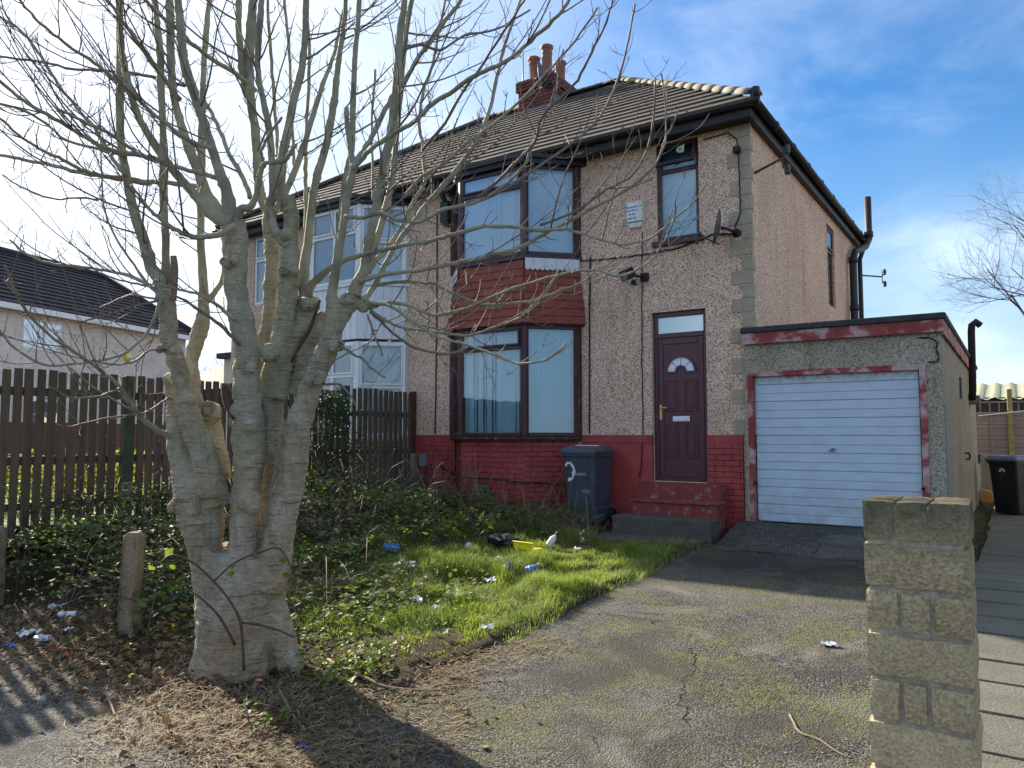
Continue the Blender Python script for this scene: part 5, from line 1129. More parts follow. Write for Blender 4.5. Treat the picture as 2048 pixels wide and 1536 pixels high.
# ---- branches: (points, depth start, depth end, twig density)
BR=[
 # uprights
 ([(330,590,30),(317,556,25),(304,540,23),(298,517,23),(286,478,21),(273,439,20),(262,400,18),(256,365,17),(246,312,15),(240,260,15),(240,182,16),(240,104,14),(238,0,13),(234,-140,11)],-.15,-.45,1),
 ([(336,580,24),(332,530,16),(331,478,15),(329,439,14),(327,400,16),(327,339,16),(326,260,13),(322,182,14),(320,104,14),(315,52,12),(311,0,10),(305,-120,8)],-.12,.10,1),
 ([(408,600,20),(404,530,16),(401,478,15),(402,439,14),(401,400,15),(402,312,16),(404,234,13),(406,156,11),(411,78,12),(416,26,10),(422,-100,8)],.22,.55,1),
 ([(408,605,14),(421,595,12),(440,569,10),(447,543,9),(448,500,8),(444,440,6),(452,360,5)],.2,.5,.6),
 ([(462,445,30),(429,432,24),(412,418,21),(390,390,19),(356,352,16),(325,312,16),(296,268,15),(275,229,14),(260,182,14),(252,143,13),(244,104,12),(239,52,11),(236,0,9),(232,-100,7)],-.12,-.70,1),
 ([(450,440,28),(416,395,23),(398,346,20),(382,307,19),(367,266,17),(356,226,15),(346,182,16),(342,130,16),(341,78,16),(339,0,15),(336,-120,11)],-.08,.25,1),
 ([(462,450,34),(455,390,23),(442,352,22),(427,307,18),(408,247,18),(393,203,16),(377,161,16),(367,117,17),(363,78,16),(360,39,16),(356,0,14),(350,-130,10)],-.10,-.35,1),
 ([(470,450,20),(481,420,17),(500,414,15),(512,392,12),(520,352,11),(526,328,10),(524,312,7),(523,300,6),(538,271,6),(564,234,5)],-.10,-.30,.4),
 ([(526,328,8),(545,325,9),(565,321,10),(580,308,9),(591,288,8)],-.25,-.35,0),
 ([(538,430,18),(524,400,18),(516,360,18),(515,338,18),(510,260,17),(502,208,18),(499,156,17),(497,117,19),(502,52,20),(505,0,15),(508,-120,11)],.26,.35,1),
 ([(505,215,10),(494,200,9),(486,156,14),(481,104,14),(477,52,12),(477,0,12),(474,-110,9)],.34,.15,.8),
 ([(578,492,24),(562,476,22),(549,460,20),(540,434,18),(538,405,17),(546,390,16),(544,325,14),(538,260,14),(531,221,13),(522,182,12),(516,143,11),(516,91,13),(520,39,13),(523,0,11),(525,-110,8)],.03,-.2,1),
 ([(570,420,20),(560,378,22),(565,312,20),(578,247,17),(588,195,16),(602,143,15),(608,91,13),(611,39,13),(612,0,13),(616,-120,10)],.08,.4,1),
 ([(610,605,26),(606,569,20),(609,530,20),(617,478,17),(622,426,15),(628,378,15),(638,338,16),(651,294,15),(661,247,14),(669,195,14),(674,143,12),(682,91,10),(690,26,9),(698,-90,7)],.15,.55,1),
 ([(616,590,18),(622,572,16),(648,546,13),(670,531,12)],.15,0,.0),
 ([(545,430,14),(570,385,14),(596,325,13),(617,260,12),(633,208,11),(648,161,9),(667,112,7),(680,50,6),(700,-40,5)],.2,.9,.9),
 ([(668,610,24),(664,590,21),(672,543,17),(678,504,15),(686,452,15),(693,400,16),(698,378,15),(706,333,14),(699,290,11),(694,247,11),(693,214,9)],-.02,-.25,.6),
 ([(706,335,12),(716,326,10),(747,294,9),(786,268,9),(826,245,9),(865,208,9),(900,186,9),(948,152,9),(1006,125,8),(1061,82,8),(1116,31,7),(1145,-10,6),(1180,-70,5)],-.22,-.9,1.2),
 ([(704,335,11),(720,308,10),(745,273,10),(776,208,10),(812,156,9),(836,117,9),(865,73,9),(900,29,8),(922,0,8),(960,-60,6)],-.22,.5,1.1),
 ([(665,560,16),(676,500,14),(682,440,13),(688,378,12),(695,340,12),(703,300,12),(705,260,12),(706,208,12),(711,104,10),(719,0,10),(726,-110,8)],.1,.35,1),
 ([(708,590,27),(714,570,26),(729,540,22),(737,491,20),(747,439,17),(755,400,18),(760,378,19),(768,325,17),(781,273,18),(789,208,16),(794,156,16),(797,104,15),(802,52,14),(809,0,13),(818,-120,9)],.0,-.3,1),
 ([(735,545,14),(748,500,13),(765,440,13),(780,378,13),(789,325,12),(794,260,11),(805,143,10),(812,65,10),(823,0,10),(836,-100,7)],.05,.4,1),
 ([(726,600,14),(740,585,11),(760,551,11),(781,509,10),(805,470,10),(831,440,10),(850,412,10),(880,378,10),(909,344,10),(959,273,9),(983,203,8),(1002,117,7),(1022,51,6),(1041,0,5),(1060,-60,4)],.0,.6,1.1),
 ([(725,560,12),(747,527,11),(778,492,10),(805,450,9),(826,405,9),(843,378,8),(851,351,8),(844,286,7),(838,247,7),(846,182,6),(865,130,6),(875,78,5),(890,0,5)],.1,.9,1),
 ([(560,360,8),(555,300,7),(553,260,7),(547,182,7),(541,104,7),(534,0,6),(528,-80,5)],.4,.9,.7),
 ([(588,330,6),(583,240,6),(581,180,6),(576,78,6),(568,0,6)],.5,1.0,.6),
 ([(612,470,9),(611,378,8),(611,312,8),(614,234,7),(618,156,7),(617,73,6),(612,0,5)],.4,1.0,.6),
 ([(746,400,7),(746,365,6),(743,260,5),(750,140,5)],.5,.9,.4),
 # sweeping left
 ([(440,358,11),(420,352,10),(400,346,9),(338,331,8),(281,310,8),(247,286,7),(221,268,7),(182,250,7),(146,232,6),(112,216,6)],-.1,-1.0,1.1),
 ([(395,372,9),(338,366,9),(286,362,9),(247,357,9),(208,352,8),(161,339,8),(117,315,7),(78,297,6),(39,271,5),(0,237,5),(-60,195,4)],.1,-.9,1.2),
 ([(300,368,8),(234,357,8),(182,349,8),(143,341,8),(96,329,7),(39,318,7),(0,310,6),(-60,298,5)],-.2,.5,1),
 ([(330,322,9),(290,312,9),(250,305,9),(213,297,9),(187,284,9),(156,266,8),(117,242,8),(78,221,8),(39,195,7),(0,161,7),(-70,110,5)],-.4,-1.2,1.2),
 ([(300,316,7),(260,308,7),(221,305,6),(182,294,6),(130,279,5),(91,247,5),(52,224,5),(0,208,4)],-.2,-.8,1),
 ([(360,200,9),(328,156,9),(286,99,8),(247,44,7),(216,0,6),(190,-40,5)],-.2,-.8,1),
 ([(425,298,9),(411,294,9),(369,276,9),(325,242,8),(299,221,8),(271,193,8),(227,156,7),(188,125,7),(135,91,6),(91,55,6),(57,21,5),(39,0,5),(10,-40,4)],-.25,-1.2,1.2),
 ([(370,172,6),(312,156,6),(260,146,6),(195,141,5),(143,138,5),(91,125,5),(52,120,5),(0,113,4)],.1,.6,1.1),
 ([(250,350,8),(227,320,8),(188,255,7),(154,216,6),(125,180,6),(96,135,6),(70,96,6),(42,62,5),(0,34,5),(-40,5,4)],-.3,.3,1.2),
 ([(512,182,9),(473,148,9),(434,125,9),(395,96,8),(369,73,8),(341,47,8),(309,21,7),(291,0,7),(260,-30,5)],.35,-.6,.9),
 ([(500,395,10),(494,375,10),(480,345,10),(460,312,9),(442,266,8),(424,228,8),(408,203,7),(390,170,5),(375,120,4)],.2,.8,.8),
 ([(195,400,5),(160,395,4),(112,398,4),(65,385,4),(34,370,3),(5,349,3)],-.4,.2,.8),
 # low left
 ([(345,872,13),(330,869,12),(308,856,11),(273,822,9),(239,774,8),(191,733,7),(137,695,7),(92,665,6),(51,620,6),(31,583,5),(10,531,4)],-.05,-1.5,.8),
 ([(322,596,8),(314,625,7),(294,665,6),(256,702,6),(205,719,6),(137,729,5),(85,729,5),(34,699,5),(0,661,4),(-30,620,4)],-.2,-1.0,.8),
 ([(318,586,9),(300,572,8),(260,552,7),(212,541,6),(137,531,6),(92,524,5),(51,507,5),(20,480,4)],-.2,.5,1),
 ([(318,590,7),(290,560,6),(262,520,5),(240,490,5),(215,440,4),(205,400,4),(203,330,3),(200,250,3)],-.2,-.4,1),
 ([(320,580,6),(285,570,5),(240,560,4),(200,545,3),(165,520,3)],-.2,.1,.9),
 ([(320,600,6),(280,610,5),(235,622,4),(180,640,4),(155,645,3)],-.2,-.6,.7),
 ([(320,600,5),(270,590,4),(235,600,3),(200,615,3)],-.2,-.1,.7),
 ([(345,798,4),(330,800,4),(290,825,4),(222,835,4),(147,852,3),(116,849,3)],-.1,-.8,.5),
 ([(239,777,5),(191,794,5),(137,794,4),(99,774,3)],-.7,-1.1,.3),
 ([(330,700,5),(300,702,4),(262,725,4),(215,728,3),(185,720,3)],-.2,-.8,.5),
 ([(470,640,8),(432,610,7),(400,590,6),(360,580,5),(330,572,5),(310,560,4)],-.2,-.55,.8),
 ([(480,690,8),(440,650,7),(405,625,6),(370,600,5),(345,590,4)],-.25,-.5,.6),
 ([(468,450,13),(440,468,12),(405,474,11),(375,470,10),(345,455,9),(320,437,8),(300,420,7),(285,400,6),(262,370,5)],-.2,-.6,.8),
 # right, over the house
 ([(722,563,12),(739,556,10),(786,546,9),(840,540,9),(885,532,9),(928,523,9),(985,510,8),(1037,496,8),(1100,461,8),(1182,418,7),(1260,375,6),(1311,328,5),(1330,281,4),(1358,219,3)],-.05,-.9,1.3),
 ([(674,528,9),(690,521,9),(726,509,9),(778,496,8),(850,484,8),(909,469,8),(967,453,8),(1026,455,7),(1084,461,7),(1130,458,6),(1182,473,5),(1241,488,5),(1299,476,4),(1354,434,4),(1389,402,3),(1416,363,3)],.0,-1.0,1.2),
 ([(690,433,8),(710,434,8),(726,436,8),(765,426,8),(791,439,7),(840,444,7),(889,418,7),(948,406,7),(987,387,6),(1045,336,6),(1061,301,5),(1100,210,4),(1127,98,3)],-.2,-.9,1.1),
 ([(742,575,7),(763,569,7),(804,563,7),(850,566,6),(870,568,6),(897,582,6),(955,606,6),(989,609,5),(1058,602,5),(1126,579,4),(1167,562,4),(1200,530,3)],.03,-.6,1.2),
 ([(740,615,9),(770,606,8),(801,606,8),(835,618,7),(870,630,7),(921,620,7),(989,592,6),(1051,568,6),(1126,548,6),(1191,541,5),(1239,553,5),(1283,534,4),(1314,507,4),(1330,460,3),(1345,420,3)],.03,-1.1,1.2),
 ([(742,622,7),(780,645,6),(818,657,6),(887,667,6),(941,671,5),(989,654,5),(1034,637,5),(1068,609,4),(1109,558,3)],.03,-.5,1.1),
 ([(740,606,8),(780,612,7),(818,637,7),(870,671,6),(921,686,6),(972,702,6),(1010,719,6),(1047,727,5),(1092,719,5),(1119,702,4),(1133,686,4)],.0,-1.2,.7),
 ([(740,625,6),(760,640,6),(784,664,5),(829,695,5),(887,708,5),(921,702,4),(940,690,3)],.0,.5,.9),
 ([(735,630,5),(745,660,5),(757,690,4),(765,712,3)],.0,-.1,.3),
 ([(676,690,6),(700,705,5),(725,718,5),(745,738,4),(770,755,3)],-.12,-.5,.6),
 ([(648,768,6),(680,770,5),(700,790,4),(712,812,3)],-.15,-.5,.2),
 ([(955,395,7),(985,372,7),(1022,335,7),(1069,285,6),(1084,234,6),(1123,195,5),(1155,160,5),(1182,105,5),(1213,43,4),(1225,0,4)],-.5,-1.2,1),
 ([(930,406,6),(987,390,6),(1061,344,6),(1123,301,6),(1182,254,5),(1213,211,5),(1241,145,5),(1256,78,4),(1270,8,4)],-.4,.3,1),
 ([(1080,450,5),(1147,426,5),(1213,379,5),(1264,352,4),(1295,297,4),(1307,234,4),(1311,156,3)],-.5,-.9,.8),
 ([(1311,330,4),(1330,290,4),(1332,273,4),(1332,219,3),(1323,148,3)],-.85,-.8,.4),
 ([(1314,507,3),(1335,470,3),(1348,440,3),(1352,395,3)],-1.05,-1.2,.4),
 ([(850,102,6),(885,51,6),(920,0,5)],.2,.6,.8),
 ([(845,300,6),(890,245,6),(925,185,6),(970,120,5),(1010,60,5),(1050,0,4)],.2,-.3,1.1),
 ([(812,390,8),(846,352,7),(885,330,7),(930,290,6),(985,250,6),(1030,210,5),(1090,150,5),(1150,80,4),(1195,15,4)],.3,-.2,1.1),
 ([(797,104,6),(840,90,6),(880,100,5),(930,70,5),(990,60,4),(1060,20,4)],-.1,.5,.9),
]
tw_total=0
def twigset(mb,P,R,dens,lev=0,Lmax=.42):
    """paired side shoots that curve up, with buds"""
    global tw_total
    L_=0; nxt=random.uniform(.05,.2)
    tot=sum((b-a).length for a,b in zip(P,P[1:]))
    for i in range(1,len(P)):
        L_+=(P[i]-P[i-1]).length
        if L_<nxt: continue
        nxt=L_+random.uniform(.07,.22)/max(.1,dens)
        if L_<tot*.08: continue
        d=(P[i]-P[i-1]).normalized(); s0=d.orthogonal().normalized(); ang=random.uniform(0,2*math.pi)
        side=Matrix.Rotation(ang,3,d)@s0
        for sgn in ((1,-1) if random.random()<.6 else (1,)):
            ln=random.uniform(.08,Lmax)*(.55+.45*(1-L_/tot)); v=(d*random.uniform(.35,.8)+side*sgn*random.uniform(.6,1)).normalized()
            r0=min(R[i]*.5,random.uniform(.0032,.0052)); p=P[i].copy(); pts=[p.copy()]; rs=[r0]; n=5
            for k in range(n):
                v=(v+Vector((random.uniform(-.2,.2),random.uniform(-.2,.2),random.uniform(.05,.26)))).normalized(); p=p+v*ln/n; pts.append(p.copy()); rs.append(r0*(1-.55*(k+1)/n))
            rs[-1]=rs[-2]*1.25; mb.tube(pts,rs,4,cap=False); tw_total+=1
            if ln>.16 and lev<1:
                for k in range(random.randint(1,3)):
                    j=random.randint(2,4); q=pts[j].copy(); v2=(v+Vector((random.uniform(-1,1),random.uniform(-1,1),random.uniform(-.3,.7)))).normalized(); l2=ln*random.uniform(.2,.45)
                    mb.tube([q,q+v2*l2*.5+Vector((0,0,l2*.03)),q+v2*l2+Vector((0,0,l2*.15))],[r0*.6,r0*.5,r0*.45],3,cap=False); tw_total+=1
ALLB=[]
SEC=[]
for pts,d0,d1,dens in BR:
    P,R=trace(pts,d0,d1,5 if max(p[2] for p in pts)>8 else 4)
    for i in range(1,len(P)-1):
        a=.004 if R[i]<.02 else .002
        P[i]=P[i]+Vector((random.uniform(-a,a),random.uniform(-a,a),random.uniform(-a,a)))
    R=[max(r,.0032)*(1.0+(random.uniform(.06,.22) if (i%4==0 and random.random()<.6) else random.uniform(-.03,.03))) for i,r in enumerate(R)]
    mb=MB(); n=10 if max(R)>.03 else (8 if max(R)>.014 else 6); mb.tube(P,R,n)
    bo=mb.build('branch',M['branch_bark'] if max(R)>.013 else M['twig_bark'],tree)
    if max(R)>.014 and dens>=.8: SEC.append((P,R,bo))
    if dens>0:
        tw=MB(); twigset(tw,P,R,dens*(1.0 if max(R)<.016 else .75),0,.42 if max(R)<.016 else .34)
        if tw.v: tag(tw.build('twigs',M['twig_bark'],bo),kind='stuff')
# secondary shoots arching out from the upright stems
axis=Vector((tb_.x,tb_.y,0))
for P,R,bo in SEC:
    k=0; want=random.randint(3,6)
    for i in range(len(P)//4,len(P)-2):
        if k>=want: break
        if random.random()>want/(len(P)*.62): continue
        k+=1; o=P[i]-axis; o.z=0; o=o.normalized() if o.length>.05 else Vector((1,0,0))
        v=(Matrix.Rotation(random.uniform(-1.3,1.3),3,'Z')@o+Vector((0,0,random.uniform(.0,.7)))).normalized(); ln=random.uniform(.4,1.05); p=P[i].copy(); pts=[p.copy()]; r0=min(R[i]*.45,random.uniform(.0055,.0085)); rs=[r0]; n=9
        for q in range(n):
            v=(v+Vector((random.uniform(-.12,.12),random.uniform(-.12,.12),random.uniform(-.02,.17)))).normalized(); p=p+v*ln/n; pts.append(p.copy()); rs.append(r0*(1-.6*(q+1)/n))
        mb=MB(); mb.tube(pts,rs,5); sb_=mb.build('side_branch',M['twig_bark'],bo); tw=MB(); twigset(tw,pts,rs,1.15,0,.28)
        if tw.v: tag(tw.build('twigs',M['twig_bark'],bo),kind='stuff')
# ------------------------------------------------------------------ distant bare trees
def grow(mb,p,d,ln,r,lev,rng):
    n=4; pts=[p.copy()]; rs=[r]
    for k in range(n):
        d=(d+Vector((rng.uniform(-.18,.18),rng.uniform(-.18,.18),rng.uniform(-.04,.16)))).normalized(); p=p+d*ln/n; pts.append(p.copy()); rs.append(r*(1-.35*(k+1)/n))
    mb.tube(pts,rs,6 if r>.05 else 3,cap=False)
    if lev<=0: return
    for k in range(rng.randint(3,4)):
        j=rng.randint(1,n); a=rng.uniform(0,6.28); o=d.orthogonal().normalized(); sd=Matrix.Rotation(a,3,d)@o
        grow(mb,pts[j],(d*rng.uniform(.5,1)+sd*rng.uniform(.5,.95)).normalized(),ln*rng.uniform(.6,.82),rs[j]*rng.uniform(.5,.68),lev-1,rng)
def far_tree(label,base,h,seed,lev=5,r=.2):
    rng=random.Random(seed); t_=thing('bare_tree',label,'tree',base)
    mb=MB(); b=Vector(base); pts=[b+Vector((0,0,h*.10*i)) for i in range(5)]; mb.tube(pts,[r*1.3,r,r*.95,r*.9,r*.8],8); mb.build('trunk',M['far_bark'],t_)
    cr_=MB(); 
    for k in range(6):
        a=k*1.05+rng.uniform(-.3,.3); grow(cr_,pts[-1-(k%2)],Vector((math.cos(a)*.6,math.sin(a)*.6,.75)).normalized(),h*.24,r*.5,lev,rng)
    cr_.build('crown',M['far_bark'],t_); return t_
p=at(2128,700,38); far_tree('bare tree at the right edge standing beyond the gardens',(p.x,p.y,0),18.5,5,5,.17)
p=at(420,760,30); far_tree('small bare tree in the gap behind the left-hand house',(p.x,p.y,.3),6.0,11,4,.06)
p=at(1915,775,70); far_tree('tiny bare treetop above the slate roof',(p.x,p.y,0),7.0,3,4,.08)
# ------------------------------------------------------------------ foliage materials
def leafmat(name,lo,hi,tr,amt=.35,rough=.45,extra=None):
    t=MT(name,rough,.25); c=t.mix(t.island(),lo,hi)
    if extra: c=t.mix(t.rng(t.math('FRACT',t.math('MULTIPLY',t.island(),7.13)),extra[0],extra[0]+.01,0,1),c,extra[1])
    t.col(c).translucent(tr,amt); M[name]=t.m
leafmat('bramble_leaf',(.040,.075,.026),(.125,.175,.062),(.20,.30,.04),.32,.62,(.85,(.16,.11,.05)))
leafmat('weed_leaf',(.06,.12,.02),(.13,.19,.035),(.25,.36,.03),.4,.5,(.86,(.30,.25,.04)))
leafmat('privet_leaf',(.014,.034,.014),(.035,.070,.022),(.06,.12,.02),.2,.6)
leafmat('hedge_leaf',(.06,.10,.02),(.16,.19,.03),(.38,.38,.04),.45,.5)
leafmat('grass_blade',(.095,.15,.028),(.26,.32,.075),(.34,.45,.07),.4,.5,(.84,(.40,.35,.17)))
leafmat('straw',(.10,.075,.045),(.40,.31,.19),(.3,.22,.12),.1,.8,(.72,(.17,.105,.06)))
leafmat('dead_leaf',(.07,.045,.025),(.24,.155,.085),(.25,.15,.07),.15,.8)
leafmat('dry_stem',(.16,.115,.07),(.36,.28,.185),(.3,.2,.1),.1,.8)
simple('cane',(.085,.055,.045),.7,.3,20)
def leaf_obj(name,items,mat,parent=None):
    """items: (pos, dir, up, length, width, fold)"""
    mb_v=np.empty((len(items)*5,3)); F_=[]
    for i,(p,d,u,l,w_,fo) in enumerate(items):
        d=d.normalized(); s=d.cross(u); s=s.normalized() if s.length>1e-5 else d.orthogonal().normalized(); n=s.cross(d)
        b=i*5; mb_v[b]=p; mb_v[b+1]=p+d*l*.42-s*w_*.5+n*fo*w_; mb_v[b+2]=p+d*l*.97-n*fo*w_*.6; mb_v[b+3]=p+d*l*.42+s*w_*.5+n*fo*w_; mb_v[b+4]=p+d*l*.5
        F_+= [(b,b+4,b+1),(b+4,b+2,b+1),(b,b+3,b+4),(b+3,b+2,b+4)]
    me=bpy.data.meshes.new(name); me.from_pydata(mb_v.tolist(),[],F_); me.materials.append(mat); me.update(); return link(name,me,parent)
def rv(a=1): return Vector((random.uniform(-a,a),random.uniform(-a,a),random.uniform(-a,a)))
def trifol(items,p,size,up=.6):
    a=random.uniform(0,6.28); d0=Vector((math.cos(a),math.sin(a),random.uniform(-.4,.35))); u=(Vector((0,0,1))+rv(.55)).normalized()
    for k,s in ((0,1),(1.2,.82),(-1.2,.82)):
        d=Matrix.Rotation(k,3,u)@d0; items.append((p,d,u,size*s*random.uniform(.85,1.1),size*s*.68,random.uniform(.02,.16)))
# ------------------------------------------------------------------ brambles
def in_bramble(x,y):
    if x<-8.72 or x>-3.4 or y<2.9 or y>9.35: return 0,0
    if abs(x-tb_.x)<.45 and abs(y-tb_.y)<.40: return 0,0
    if -8.0<x<-5.4 and y>YF-.6-max(0,.62-min(abs(x+7.9),abs(x+5.5)))*0-.06 : return 0,0
    d=0;h=0
    left=sm(-5.3,-5.9,x)*sm(2.9,3.7,y)
    if left>0 and y<7.5+.6*nz3(x,y,.9,3): d=max(d,left*(.75+.5*nz3(x,y,1.3,1))); h=max(h,.24+.42*sm(-5.2,-7.6,x)+.22*nz3(x,y,.9,6))
    if x<-5.5+.6*nz3(x,y,1,4) and 6.0<y<9.35: d=max(d,.62+.55*nz3(x,y,1.4,8)); h=max(h,.30+.22*nz3(x,y,1.6,2))
    if -5.9<x<-4.2 and 3.4<y<5.6: d=max(d,.30+.55*nz3(x,y,1.8,5)); h=max(h,.18)
    if -6.2<x<-4.9 and 8.1<y<9.2: d=max(d,.6); h=max(h,.26)
    return d,max(h,.10)
items=[]; n_=0
while n_<9500:
    x=random.uniform(-8.72,-3.6); y=random.uniform(2.9,9.35); d,h=in_bramble(x,y)
    if random.random()>d: continue
    z=gz(x,y)+h*(random.random()**.55)
    trifol(items,Vector((x,y,z)),random.choice((random.uniform(.024,.045),random.uniform(.035,.07),random.uniform(.05,.11)))); n_+=1
# climbing up the fence on the left
for k in range(420):
    y=random.uniform(2.6,4.9) if k<260 else random.uniform(5.2,6.8); hmax=.95*(.55+.6*nz3(y,0,1.6,2)); z=fbase(y)+abs(random.gauss(0,.5))*hmax
    if z<2.0: trifol(items,Vector((FX+.06+random.uniform(0,.2),y,z)),random.uniform(.035,.07))
tag(leaf_obj('bramble_thicket',items,M['bramble_leaf']),'dark green bramble thicket spreading from the fence to the lawn','bramble',kind='stuff')
cn=MB()
for k in range(340):
    x=random.uniform(-8.6,-4.9); y=random.uniform(3.1,9.1); d,h=in_bramble(x,y)
    if random.random()>d: continue
    a=random.uniform(0,6.28); ln=random.uniform(.5,1.4); hh=h*random.uniform(.8,1.7)+.05; P=[]
    for i in range(7):
        f=i/6; xx=x+math.cos(a)*ln*f; yy=y+math.sin(a)*ln*f; P.append(Vector((xx,yy,gz(min(xx,-3.3),yy)+hh*math.sin(math.pi*min(1,f*1.05))*1.0+.01)))
    cn.tube(P,[.0045]*6+[.002],4,cap=False)
tag(cn.build('bramble_canes',M['cane']),'tangled arching bramble canes among the leaves','bramble',kind='stuff')
# ------------------------------------------------------------------ lawn grass
def lawn(x,y):
    if x>-3.14+.10*nz3(x,y,2.3,1) or y>8.75: return 0
    f=sm(3.55,4.7,y+.5*nz3(x,y,1.3,7)+.25*nz3(x,y,4,2)-.55*sm(-4.3,-5.6,x))
    e=sm(-6.9,-5.7,x+.45*nz3(x,y,1.1,3)); ed=1-.65*sm(-3.40,-3.16,x)
    return e*f*ed*(1-.75*sm(8.0,8.75,y))
cnt=82000; X_=RNG.uniform(-6.9,-3.05,cnt*3); Y_=RNG.uniform(3.5,8.8,cnt*3); vs=[];fs=[];k=0
for x,y in zip(X_,Y_):
    d=lawn(x,y)
    if d<=0 or random.random()>d: continue
    cl=.5+.75*nz3(x,y,1.7,1)+.45*nz3(x,y,5.5,2); cl=min(1,max(0,cl))
    if random.random()>.12+cl: continue
    ln=(.022+.15*cl**1.6)*random.uniform(.5,1.45)*(.62+.45*sm(4.2,6.0,y)); a=random.gauss(6.28*nz3(x,y,1.4,11),1.1); bend=random.uniform(.2,.95)*ln; wd=random.uniform(.0015,.0034)
    z=gz(x,y)-.005; dx,dy=math.cos(a),math.sin(a); sx,sy=-dy*wd,dx*wd
    b=len(vs); vs+=[(x-sx,y-sy,z),(x+sx,y+sy,z),(x+dx*bend*.3-sx*.8,y+dy*bend*.3-sy*.8,z+ln*.55),(x+dx*bend*.3+sx*.8,y+dy*bend*.3+sy*.8,z+ln*.55),(x+dx*bend,y+dy*bend,z+ln*(1-.35*bend/ln))]
    fs+=[(b,b+1,b+3,b+2),(b+2,b+3,b+4)]
    k+=1
    if k>cnt: break
me=bpy.data.meshes.new('lawn_grass'); me.from_pydata(vs,[],fs); me.materials.append(M['grass_blade']); me.update()
tag(link('lawn_grass',me),'rough unmown grass over the front garden beside the drive','grass',kind='stuff')
# neighbour's lawn seen through the fence
vs=[];fs=[]
gnb=sheet(-17,-8.95,2.0,9.9,.4,lambda x,y:.62+.03*nz3(x,y,1))
tag(gnb.build('neighbour_lawn',M['lawn_far']),kind='structure')
# ------------------------------------------------------------------ weeds among the roots and on the verge
items=[]
for k in range(1500):
    r=random.random()
    if r<.12: x=random.gauss(-5.2,.6); y=random.gauss(3.3,.3)
    elif r<.5: x=random.gauss(-4.35,.45); y=random.gauss(4.6,.55)
    elif r<.75: x=random.gauss(-3.65,.18); y=random.gauss(3.55,.16)
    else: x=random.gauss(-5.0,.3); y=random.gauss(5.6,.6)
    if x>-3.3 or (abs(x-tb_.x)<.38 and abs(y-tb_.y)<.36): continue
    z=gz(x,y)+abs(random.gauss(0,.09)); trifol(items,Vector((x,y,z)),random.uniform(.025,.055))
tag(leaf_obj('weeds',items,M['weed_leaf']),'yellow-green weeds around the foot of the tree','weeds',kind='stuff')
# ------------------------------------------------------------------ straw, dead stalks and fallen leaves on the front strip
def strawd(x,y):
    if x>-1.75: return 0
    lim=2.10+.30*nz3(x,0,1.1,3)+.35*sm(-3.8,-4.8,x); up=3.75+.35*nz3(x,y,1.2,1)+1.1*sm(-3.9,-2.9,x)*(1-sm(-2.9,-2.2,x))
    d=sm(lim-.3,lim+.35,y)*(1-sm(up-.25,up+.1,y)); d*=1-sm(-3.1,-2.3,x+.7*nz3(x,y,1.3,9)); 
    return d*(.45+1.0*nz3(x,y,1.6,4)+.15)*(1-.45*sm(-3.9,-4.6,x))
vs=[];fs=[];k=0
while k<14500:
    x=random.uniform(-7.6,-1.75); y=random.uniform(1.8,5.0)
    if random.random()>strawd(x,y): continue
    ln=random.uniform(.03,.13)*(1.4 if random.random()<.1 else 1); a=random.gauss(.35,.9) if x>-3.6 else random.uniform(0,3.14); dx,dy=math.cos(a)*ln,math.sin(a)*ln; w_=random.uniform(.0012,.0030); sx,sy=-math.sin(a)*w_,math.cos(a)*w_
    base=max(gz0(x,y),.0)+.006; hump=.05*max(0,strawd(x,y))*random.random()**2; z0=base+hump; z1=base+hump+random.uniform(-.01,.03); zm=(z0+z1)/2+random.uniform(0,.015)
    cx_=random.uniform(-.2,.2)*ln; mx,my=x+dx/2-math.sin(a)*cx_,y+dy/2+math.cos(a)*cx_
    b=len(vs); vs+=[(x-sx,y-sy,z0),(x+sx,y+sy,z0),(mx-sx,my-sy,zm),(mx+sx,my+sy,zm),(x+dx-sx,y+dy-sy,max(base,z1)),(x+dx+sx,y+dy+sy,max(base,z1))]; fs+=[(b,b+1,b+3,b+2),(b+2,b+3,b+5,b+4)]; k+=1
me=bpy.data.meshes.new('straw_litter'); me.from_pydata(vs,[],fs); me.materials.append(M['straw']); me.update()
tag(link('straw_litter',me),'matted straw and dead stalks along the pavement edge','litter',kind='stuff')
items=[]
for k in range(1500):
    x=random.gauss(-5.6,.9) if k%3 else random.gauss(-4.0,.8); y=random.gauss(3.0,.38)
    if x>-2.2 or y<1.9 or y>4.6: continue
    d=rv(); d.z*=.35; u=(Vector((0,0,1))+rv(.6)).normalized(); items.append((Vector((x,y,gz(x,y)+random.uniform(.008,.045))),d,u,random.uniform(.03,.085),random.uniform(.02,.06),random.uniform(.05,.35)))
tag(leaf_obj('fallen_leaves',items,M['dead_leaf']),'brown fallen leaves scattered along the front boundary','leaves',kind='stuff')
